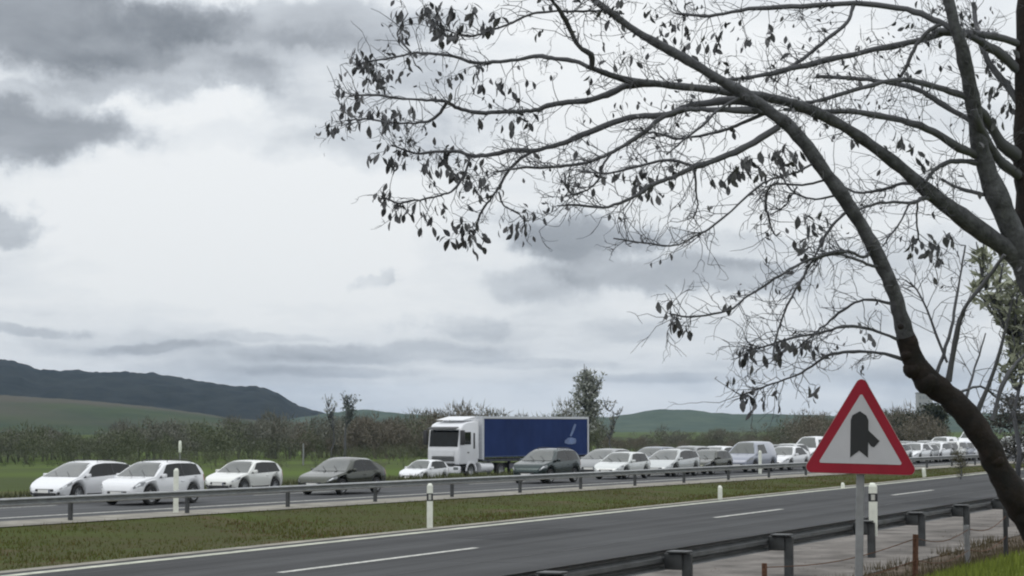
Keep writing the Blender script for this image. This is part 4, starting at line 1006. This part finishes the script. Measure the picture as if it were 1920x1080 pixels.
for a in [
 ('E', 'C', [(1832, 292), (1800, 276), (1740, 241), (1680, 222), (1600, 209), (1530, 208), (1470, 205)], 17, 7, -1.2),
 ('F', 'C', [(1822, 228), (1770, 197), (1720, 167), (1670, 154), (1600, 146), (1530, 143)], 13, 6, 1.0),
 ('F0', 'C', [(1818, 184), (1760, 165), (1690, 150), (1600, 170), (1540, 188), (1470, 197)], 12, 6, -.8),
 ('G', 'D', [(1916, 84), (1860, 68), (1780, 62), (1720, 78), (1640, 95), (1560, 112), (1480, 130), (1400, 147), (1330, 152)], 15, 7, -1.6),
 ('G2', 'D', [(1916, 135), (1870, 98), (1835, 78), (1800, 62), (1750, 58)], 20, 10, -.6),
 ('H', 'C', [(1800, 62), (1760, 41), (1700, 19), (1600, 8), (1500, 14), (1400, 18), (1330, 30), (1270, 26)], 14, 5, .9),
 ('I', 'H', [(1768, 44), (1740, 60), (1715, 92), (1690, 142), (1668, 158)], 9, 5, .2),
 ('K', 'H', [(1600, 10), (1588, 42), (1540, 80), (1500, 112), (1470, 135)], 9, 5, -.4),
 ('D1', 'D', [(1916, 300), (1880, 270), (1850, 225), (1828, 196)], 26, 16, -.6),
 ('D2', 'D', [(1918, 335), (1880, 305), (1845, 255), (1826, 205)], 22, 14, -.9),
 ('D3', 'D', [(1915, 200), (1880, 150), (1850, 110), (1832, 60), (1825, 5)], 14, 8, .8),
 ('C2', 'C', [(1838, 306), (1792, 302), (1757, 315), (1735, 342)], 13, 6, -.5),
 ('C3', 'C', [(1845, 365), (1795, 352), (1765, 335)], 8, 4, .5),
 ('B1', 'B', [(1735, 352), (1700, 343), (1650, 356), (1610, 361), (1585, 352)], 8, 4, .8),
 ('B2', 'B', [(1748, 372), (1728, 372), (1712, 379), (1650, 379), (1610, 393)], 9, 4, -.8),
 ('B3', 'B2', [(1706, 380), (1690, 412), (1668, 440), (1655, 462)], 5, 3, -.3),
 ('B4', 'B2', [(1720, 378), (1720, 410), (1722, 450)], 4, 3, .3),
 ('L1', 'B', [(1230, 157), (1173, 162), (1138, 178), (1089, 191), (1035, 196), (1004, 208), (960, 209), (900, 212), (860, 203), (835, 190), (800, 188), (745, 184), (700, 178), (655, 180)], 13, 3.5, -1.2),
 ('L1b', 'L1', [(838, 192), (815, 222), (780, 231), (735, 232), (690, 224), (650, 226)], 6, 3, .6),
 ('L3', 'B', [(1104, 126), (1080, 115), (1040, 110), (1010, 105), (960, 112), (900, 115), (850, 103), (800, 98), (770, 98), (730, 108), (690, 115), (665, 122)], 9, 3, 1.0),
 ('L4', 'B', [(1110, 128), (1108, 102), (1086, 90), (1070, 60), (1055, 30), (1035, 0), (1020, -30)], 11, 7, -.8),
 ('L4b', 'L4', [(1050, 20), (1000, 26), (960, 42), (900, 62), (870, 65), (830, 52), (800, 30)], 5.5, 3, .5),
 ('L4c', 'L4', [(1050, 20), (1090, 22), (1130, 20), (1170, 26)], 5, 3, .5),
 ('L3b', 'L3', [(770, 98), (752, 78), (745, 62), (765, 25)], 4, 2.5, .3),
 ('L2', 'A', [(1432, 200), (1380, 188), (1300, 198), (1250, 216), (1182, 221), (1104, 249), (1060, 267), (1004, 281), (960, 280), (900, 292), (860, 283), (820, 283), (780, 287), (735, 272)], 16, 3.5, 1.6),
 ('L5', 'A', [(1440, 208), (1340, 206), (1285, 206), (1240, 221), (1200, 253), (1149, 284), (1105, 302), (1042, 312), (975, 315), (930, 322)], 13, 3.5, -1.2),
 ('L5b', 'L5', [(1149, 284), (1130, 310), (1122, 335), (1100, 352), (1075, 361), (1062, 350), (1058, 325)], 5, 3, -.5),
 ('L6', 'L2', [(1004, 281), (975, 300), (950, 325), (937, 350), (922, 372), (902, 398), (892, 430)], 6, 3.5, .4),
 ('L6b', 'L6', [(935, 360), (945, 385), (970, 397), (985, 415)], 3.5, 2.5, .3),
 ('L7', 'L2', [(882, 290), (872, 325), (850, 355), (820, 368), (780, 375), (745, 380), (715, 368)], 5, 3, -.4),
 ('L8', 'A', [(1460, 238), (1402, 273), (1344, 298), (1300, 311), (1260, 329), (1220, 345), (1180, 372), (1130, 388), (1080, 384), (1045, 386)], 14, 3, -1.0),
 ('L8b', 'L8', [(1300, 311), (1255, 300), (1200, 310), (1140, 325), (1090, 322)], 7, 3, .6),
 ('L8c', 'L8', [(1302, 312), (1306, 360), (1308, 388), (1300, 410)], 4, 2.5, .2),
 ('L9', 'A', [(1436, 212), (1380, 236), (1348, 247), (1290, 258), (1265, 258), (1220, 247), (1185, 264)], 7, 3, .9),
 ('L9b', 'A', [(1395, 178), (1350, 205), (1320, 235), (1285, 262), (1250, 290)], 7, 3, -.6),
 ('L10', 'A', [(1532, 302), (1495, 322), (1458, 331), (1420, 347), (1338, 418), (1304, 438), (1265, 458), (1210, 455), (1150, 447)], 5, 3, -.9),
 ('L11', 'A', [(1555, 335), (1505, 348), (1455, 345), (1437, 362), (1437, 395), (1445, 425), (1453, 440)], 5, 3, .7),
 ('L12', 'L11', [(1495, 350), (1470, 385), (1445, 402)], 3.5, 2.5, .2),
 ('L13', 'A', [(1575, 365), (1530, 372), (1490, 358), (1465, 330)], 5, 3, .4),
 ('M1', 'A', [(1638, 462), (1620, 482), (1589, 472), (1550, 476), (1500, 495), (1453, 524), (1394, 563), (1363, 583), (1297, 594), (1255, 588)], 7.5, 3, -1.0),
 ('M1b', 'A', [(1652, 500), (1632, 498), (1589, 482), (1550, 480), (1510, 500)], 6, 3.5, -.5),
 ('M2', 'A', [(1592, 392), (1554, 431), (1527, 482), (1492, 544), (1468, 594), (1453, 649), (1449, 676)], 6, 3, -.7),
 ('M3', 'A', [(1680, 572), (1628, 561), (1589, 575), (1550, 606), (1523, 629), (1496, 653)], 6, 3, .5),
 ('M4', 'A', [(1698, 644), (1647, 622), (1589, 612), (1542, 622), (1472, 637), (1433, 650), (1400, 656)], 7, 3, -.8),
 ('M5', 'A', [(1705, 678), (1647, 661), (1589, 661), (1550, 668), (1503, 699), (1449, 719), (1387, 742)], 7, 3, -.3),
 ('S1', 'A', [(1756, 700), (1784, 618), (1797, 538), (1810, 460)], 8, 4, .4),
 ('S2', 'A', [(1778, 715), (1793, 632), (1807, 582), (1846, 529), (1884, 478)], 11, 7, -.4),
 ('S3', 'A', [(1812, 745), (1828, 690), (1848, 625)], 6, 3, .5),
 ('S4', 'A', [(1832, 775), (1864, 692), (1888, 605), (1900, 560)], 9, 4, -.3),
 ('S5', 'A', [(1860, 790), (1884, 712), (1925, 660)], 9, 6, .4),
 ('S6', 'A', [(1776, 680), (1730, 564), (1707, 529)], 5, 3, .2),
 ('S7', 'A', [(1800, 735), (1840, 725), (1870, 745), (1905, 770)], 5, 3, .5),
]: limb(*a)

def owner(k):
    while LIMBS[k]['parent'] is not None: k = LIMBS[k]['parent']
    return k
def root_xyz(k):
    P = LIMBS[k]['P'][0]; return Vector((P[0], P[1], float(ground_z(P[0], P[1]))))
TREES = {}
for k, nm, lb in (('A', 'leaning_tree', 'dark leaning tree arching over the warning sign, hung with dry leaves'), ('D', 'edge_tree', 'dark tree at the right edge with long boughs reaching left')):
    TREES[k] = tag(empty(nm, root_xyz(k)), lb, 'tree')
def rough_tube(mb, P, r, n, seed, amp):
    """tube with an uneven, knotty outline"""
    o = len(mb.v); mb.tube([Vector(p) for p in P], list(r), n)
    k = len(P)
    for i in range(k):
        c = Vector(P[i])
        for j in range(n):
            q = Vector(mb.v[o + i * n + j]); d = q - c
            mb.v[o + i * n + j] = tuple(c + d * (1 + amp * (noise.noise((q.x * 2.6, q.y * 2.6, q.z * 2.6 + seed)) * 1.2 + noise.noise((q.x * 9, q.y * 9, q.z * 6 + seed)) * 1.0)))
A_ = LIMBS['A']; cut = int(np.argmax(A_['px'][:, 1] < 640))
for k, q in LIMBS.items():
    T = TREES[owner(k)]; mb = MB(); big = k in ('A', 'D', 'B', 'C')
    P = [Vector(p) - T.location for p in q['P']]
    if k == 'A':                          # shade-darkened bark below the bend, glare-lightened bark above it
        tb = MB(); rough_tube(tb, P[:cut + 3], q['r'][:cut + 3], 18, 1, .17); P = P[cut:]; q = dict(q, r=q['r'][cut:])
    rough_tube(mb, P, q['r'] * (.97 if k == 'A' else 1), 18 if big else 7, len(k), .17 if big else .22)
    if k == 'A':                          # burr and pruned stubs on the bend
        for (x, y, rr, s) in ((1712, 692, 18, 1), (1735, 712, 22, 1), (1702, 664, 13, 1), (1690, 612, 8, 1), (1868, 862, 18, 1)):
            i = int(np.argmin((q['px'][:, 0] - x) ** 2 + (q['px'][:, 1] - y) ** 2)); c = at(x, y, q['D'][i] - .05) - T.location; r_ = rr * q['D'][i] / FPX
            b = MB().lathe([(0, -r_)] + [(r_ * math.sin(a), -r_ * math.cos(a)) for a in np.linspace(.4, 2.74, 6)] + [(0, r_)], c, 'Z', 10)
            b.v = [tuple(Vector(v) + (Vector(v) - c) * .35 * noise.noise(Vector(v) * 5)) for v in b.v]; tb.add(b.v, b.f)
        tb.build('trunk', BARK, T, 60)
    o = mb.build('trunk' if k == 'D' else 'branch', (BARK if k == 'D' else GLAREBARK) if big else TWIG, T, 60)

# thin twigs grown from the limbs, and hanging dry leaves
tw = {'A': [], 'D': []}; lf = {'A': [], 'D': []}
vr = np.random.default_rng(21)
UPV = np.array([0, 0, 1.0])
def twig(P0, d, L, r0, key, depth, curl):
    n = 5; P = [P0]; d = d / np.linalg.norm(d); seg = L / (n - 1)
    for i in range(n - 1):
        d = d + vr.normal(0, .30, 3) + UPV * curl; d /= np.linalg.norm(d); P.append(P[-1] + d * seg)
    tw[key].append((np.array(P), r0))
    if depth > 0:
        for _ in range(vr.integers(1, 4)):
            i = vr.integers(1, n); s = d + vr.normal(0, .75, 3); twig(P[i], s, L * vr.uniform(.35, .65), r0 * .7, key, depth - 1, curl + vr.normal(0, .05))
    elif vr.random() < LEAFP: leaf_cluster(P[-1], key, vr.integers(1, 4), .07)
def leaf_cluster(c, key, n, spread):
    for _ in range(n):
        p = np.array(c) + vr.normal(0, spread, 3) * np.array([1, 1, .8]); lf[key].append((p, vr.uniform(.05, .115), vr.uniform(0, 6.28), vr.normal(0, .6), vr.normal(0, .6)))
SPARSE = {'A': .5, 'D': .15, 'C': .35, 'B': .8, 'S1': .4, 'S2': .5, 'S3': .4, 'S4': .4, 'S5': .5, 'M1': 1.3, 'M2': 1, 'M3': 1, 'M4': 1.4, 'M5': 1.4}
for k, q in LIMBS.items():
    P, r, key = q['P'], q['r'], owner(k); ln = np.linalg.norm(np.diff(P, axis=0), axis=1); tot = ln.sum()
    dens = 12.5 * SPARSE.get(k, 1.15); m_ = int(tot * dens)
    for _ in range(m_):
        t = vr.uniform(.10, 1.0) ** .85; i = min(len(P) - 2, int(t * (len(P) - 1))); p = P[i] + (P[i + 1] - P[i]) * vr.random()
        x, y = q['px'][i]
        if k == 'A' and (y > 700 or (x > 1560 and vr.random() < .55)): continue
        if k == 'D' and y > 620: continue
        LEAFP = .20 if x < 980 else (.20 if y < 130 else (.09 if y < 330 else .03))
        if y > 420: LEAFP = .03
        ax_ = P[i + 1] - P[i]; ax_ = ax_ / np.linalg.norm(ax_); s = vr.normal(0, 1, 3); s -= ax_ * s.dot(ax_); s /= np.linalg.norm(s)
        s[2] = s[2] * .8 + .08
        L = vr.uniform(.18, .62) * (1.0 if x > 980 else .75); twig(p, ax_ * .75 + s * .8, L, max(.0035, .0062 - .001 * (L < .3)), key, 2 if vr.random() < .55 else 1, vr.normal(.0, .05))
    LEAFP = .0
# the leaf clusters one can pick out
CL = [(660, 112, 3), (690, 125, 5), (700, 140, 5), (715, 155, 5), (640, 178, 3), (668, 185, 3), (760, 25, 4), (745, 65, 2), (762, 65, 3), (800, 22, 9), (815, 45, 10), (828, 65, 8), (850, 30, 7), (862, 62, 6), (885, 25, 5), (905, 60, 4), (925, 35, 4), (622, 222, 2), (630, 240, 5), (648, 222, 4), (660, 232, 2), (690, 222, 3), (715, 225, 4), (735, 235, 6), (750, 222, 4), (770, 218, 3),
      (705, 300, 3), (735, 312, 6), (750, 300, 3), (795, 310, 4), (818, 310, 5), (838, 305, 6), (855, 330, 6), (872, 340, 5), (892, 345, 4), (915, 352, 3), (712, 368, 4), (722, 380, 5), (740, 395, 3), (752, 400, 6), (790, 420, 2), (800, 388, 2), (807, 425, 2), (832, 398, 3), (855, 445, 3), (865, 430, 5), (878, 450, 5), (885, 465, 4), (893, 440, 4), (955, 430, 2), (970, 440, 2), (985, 425, 4), (997, 418, 2),
      (845, 150, 3), (897, 130, 3), (760, 140, 3), (775, 120, 4), (905, 165, 4), (940, 160, 5), (965, 170, 3), (985, 235, 3), (965, 240, 3), (905, 235, 2), (1105, 170, 2), (1180, 115, 2), (1150, 110, 2), (1195, 350, 7), (1205, 340, 4), (1222, 362, 3), (1160, 330, 2), (1262, 325, 4), (1340, 345, 2), (1365, 335, 5), (1375, 330, 5), (1395, 312, 6), (1405, 305, 5), (1424, 335, 3), (1432, 285, 2), (1452, 295, 4), (1475, 285, 4), (1482, 305, 6), (1490, 300, 4), (1468, 320, 3),
      (1238, 585, 2), (1258, 600, 3), (1268, 608, 3), (1290, 622, 4), (1355, 568, 1), (1395, 668, 4), (1412, 660, 4), (1432, 657, 2), (1452, 660, 6), (1470, 650, 4), (1495, 652, 6), (1505, 650, 3), (1530, 665, 4), (1400, 690, 2), (1400, 750, 5), (1410, 762, 3), (1430, 750, 2), (1462, 752, 2), (1530, 735, 3), (1620, 640, 2), (1505, 465, 4), (1518, 455, 2), (1510, 415, 5), (1530, 420, 3), (1538, 450, 2), (1705, 465, 3), (1722, 460, 4), (1745, 468, 6), (1755, 480, 5), (1775, 455, 3), (1790, 460, 4), (1280, 95, 5), (1300, 70, 4), (1345, 90, 5), (1275, 60, 4), (1350, 60, 4), (1400, 85, 4), (1480, 95, 3), (1440, 70, 3), (1240, 60, 4), (1220, 25, 3), (1160, 40, 3),
      (1860, 130, 5), (1880, 165, 5), (1865, 180, 4), (1890, 200, 5), (1895, 110, 4), (1870, 230, 4), (1600, 265, 3), (1690, 265, 3), (1700, 275, 3), (1725, 300, 3)]
KEYS = [k for k in LIMBS if k not in ('A', 'D')]
PICK = []
for (x, y, n) in CL:
    best = None
    for k in KEYS:
        q = LIMBS[k]; d = (q['px'][:, 0] - x) ** 2 + ((q['px'][:, 1] - y + 12) * 1.2) ** 2; i = int(np.argmin(d))
        if best is None or d[i] < best[0]: best = (d[i], k, i)
    _, k, i = best; q = LIMBS[k]; key = owner(k); D = q['D'][i] + vr.normal(0, .12)
    tip = np.array(at(x, y - 12, D)); base = q['P'][i]
    mid = (base + tip) / 2 + np.array([0, 0, -.04]) + vr.normal(0, .02, 3); tw[key].append((np.array([base, base * .6 + mid * .4, mid, mid * .4 + tip * .6, tip]), .0055))
    for _ in range(int(n * 1.5 + .5)):
        c = np.array(at(x + vr.normal(0, 9), y - 8 + vr.normal(0, 9), D + vr.normal(0, .06)))
        tw[key].append((np.array([tip, (tip + c) / 2 + [0, 0, .02], c]), .003)); PICK.append((key, c, vr.uniform(.09, .165), vr.uniform(0, 6.28), vr.normal(0, .42), vr.normal(0, .42)))
for key in 'AD':
    V = []; F = []; o = 0; loc = np.array(TREES[key].location)
    for P, r0 in tw[key]:
        k = len(P); d = P[-1] - P[0]; a = np.cross(d, [0.3, .5, .8]); a /= np.linalg.norm(a) + 1e-9; b = np.cross(d, a); b /= np.linalg.norm(b) + 1e-9
        rr = r0 * np.linspace(1, .5, k)
        for i in range(k):
            for g in (0, 2.094, 4.189): V.append(P[i] - loc + (a * math.cos(g) + b * math.sin(g)) * rr[i])
        for i in range(k - 1):
            for j in range(3): F.append((o + i * 3 + j, o + i * 3 + (j + 1) % 3, o + i * 3 + 3 + (j + 1) % 3, o + i * 3 + 3 + j))
        o += 3 * k
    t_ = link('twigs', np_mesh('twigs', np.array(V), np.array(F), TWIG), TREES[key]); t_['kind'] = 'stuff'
# one hanging leaf: folded, curled blade
def leaf_geo():
    prof = [(0, 0), (.10, .18), (.19, .42), (.17, .68), (.08, .9), (0, 1.0)]
    V = []; F = []
    for w, t in prof: V += [(-w, .05 * math.sin(t * 3) + w * .35, -t), (0, .05 * math.sin(t * 3), -t), (w, .05 * math.sin(t * 3) + w * .35, -t)]
    for i in range(len(prof) - 1):
        for j in (0, 1): F.append((i * 3 + j, i * 3 + j + 1, i * 3 + j + 4, i * 3 + j + 3))
    return np.array(V), F
LV, LF = leaf_geo(); leaf_me = [MB().add([(p[0] * s, p[1] * s, p[2]) for p in LV], LF).mesh('leaf', POD, 180) for s in (.8, 1.05, 1.3)]
order = sorted(range(len(PICK)), key=lambda i: -PICK[i][2]); keep = set(order[:300])
for i, (key, c, L, rz, rx, ry) in enumerate(PICK):
    if i in keep:
        o = link('leaf', leaf_me[i % 3], TREES[key], Vector(c) - TREES[key].location, (rx, ry, rz)); o.scale = (L, L, L)
    else: lf[key].append((c, L, rz, rx, ry))
for key in 'AD':
    V = []; F = []; loc = np.array(TREES[key].location)
    for c, L, rz, rx, ry in lf[key]:
        m3 = np.array(Matrix.Rotation(rz, 3, 'Z') @ Matrix.Rotation(rx, 3, 'X') @ Matrix.Rotation(ry, 3, 'Y'))
        o = len(V); V.extend((LV * [1.25, 1.25, 1] * L) @ m3.T + c - loc); F.extend([tuple(i + o for i in q) for q in LF])
    if V: t_ = link('foliage', np_mesh('foliage', np.array(V), np.array(F), POD), TREES[key]); t_['kind'] = 'stuff'

# ------------------------------------------------------------------ haze
hz = bpy.data.materials.new('haze_air'); hz.use_nodes = True; nt = hz.node_tree; nt.nodes.clear()
ho = nt.nodes.new('ShaderNodeOutputMaterial'); hv = nt.nodes.new('ShaderNodeVolumePrincipled')
hv.inputs['Color'].default_value = (.48, .70, 1.0, 1); hv.inputs['Density'].default_value = 5.2e-5; hv.inputs['Anisotropy'].default_value = .2
nt.links.new(hv.outputs[0], ho.inputs['Volume'])
hb = MB().box((3000, 3000, 70), (9000, 9000, 156)).build('haze', hz)
tag(hb, 'thin blue-grey haze filling the valley air', 'haze', None, 'stuff')
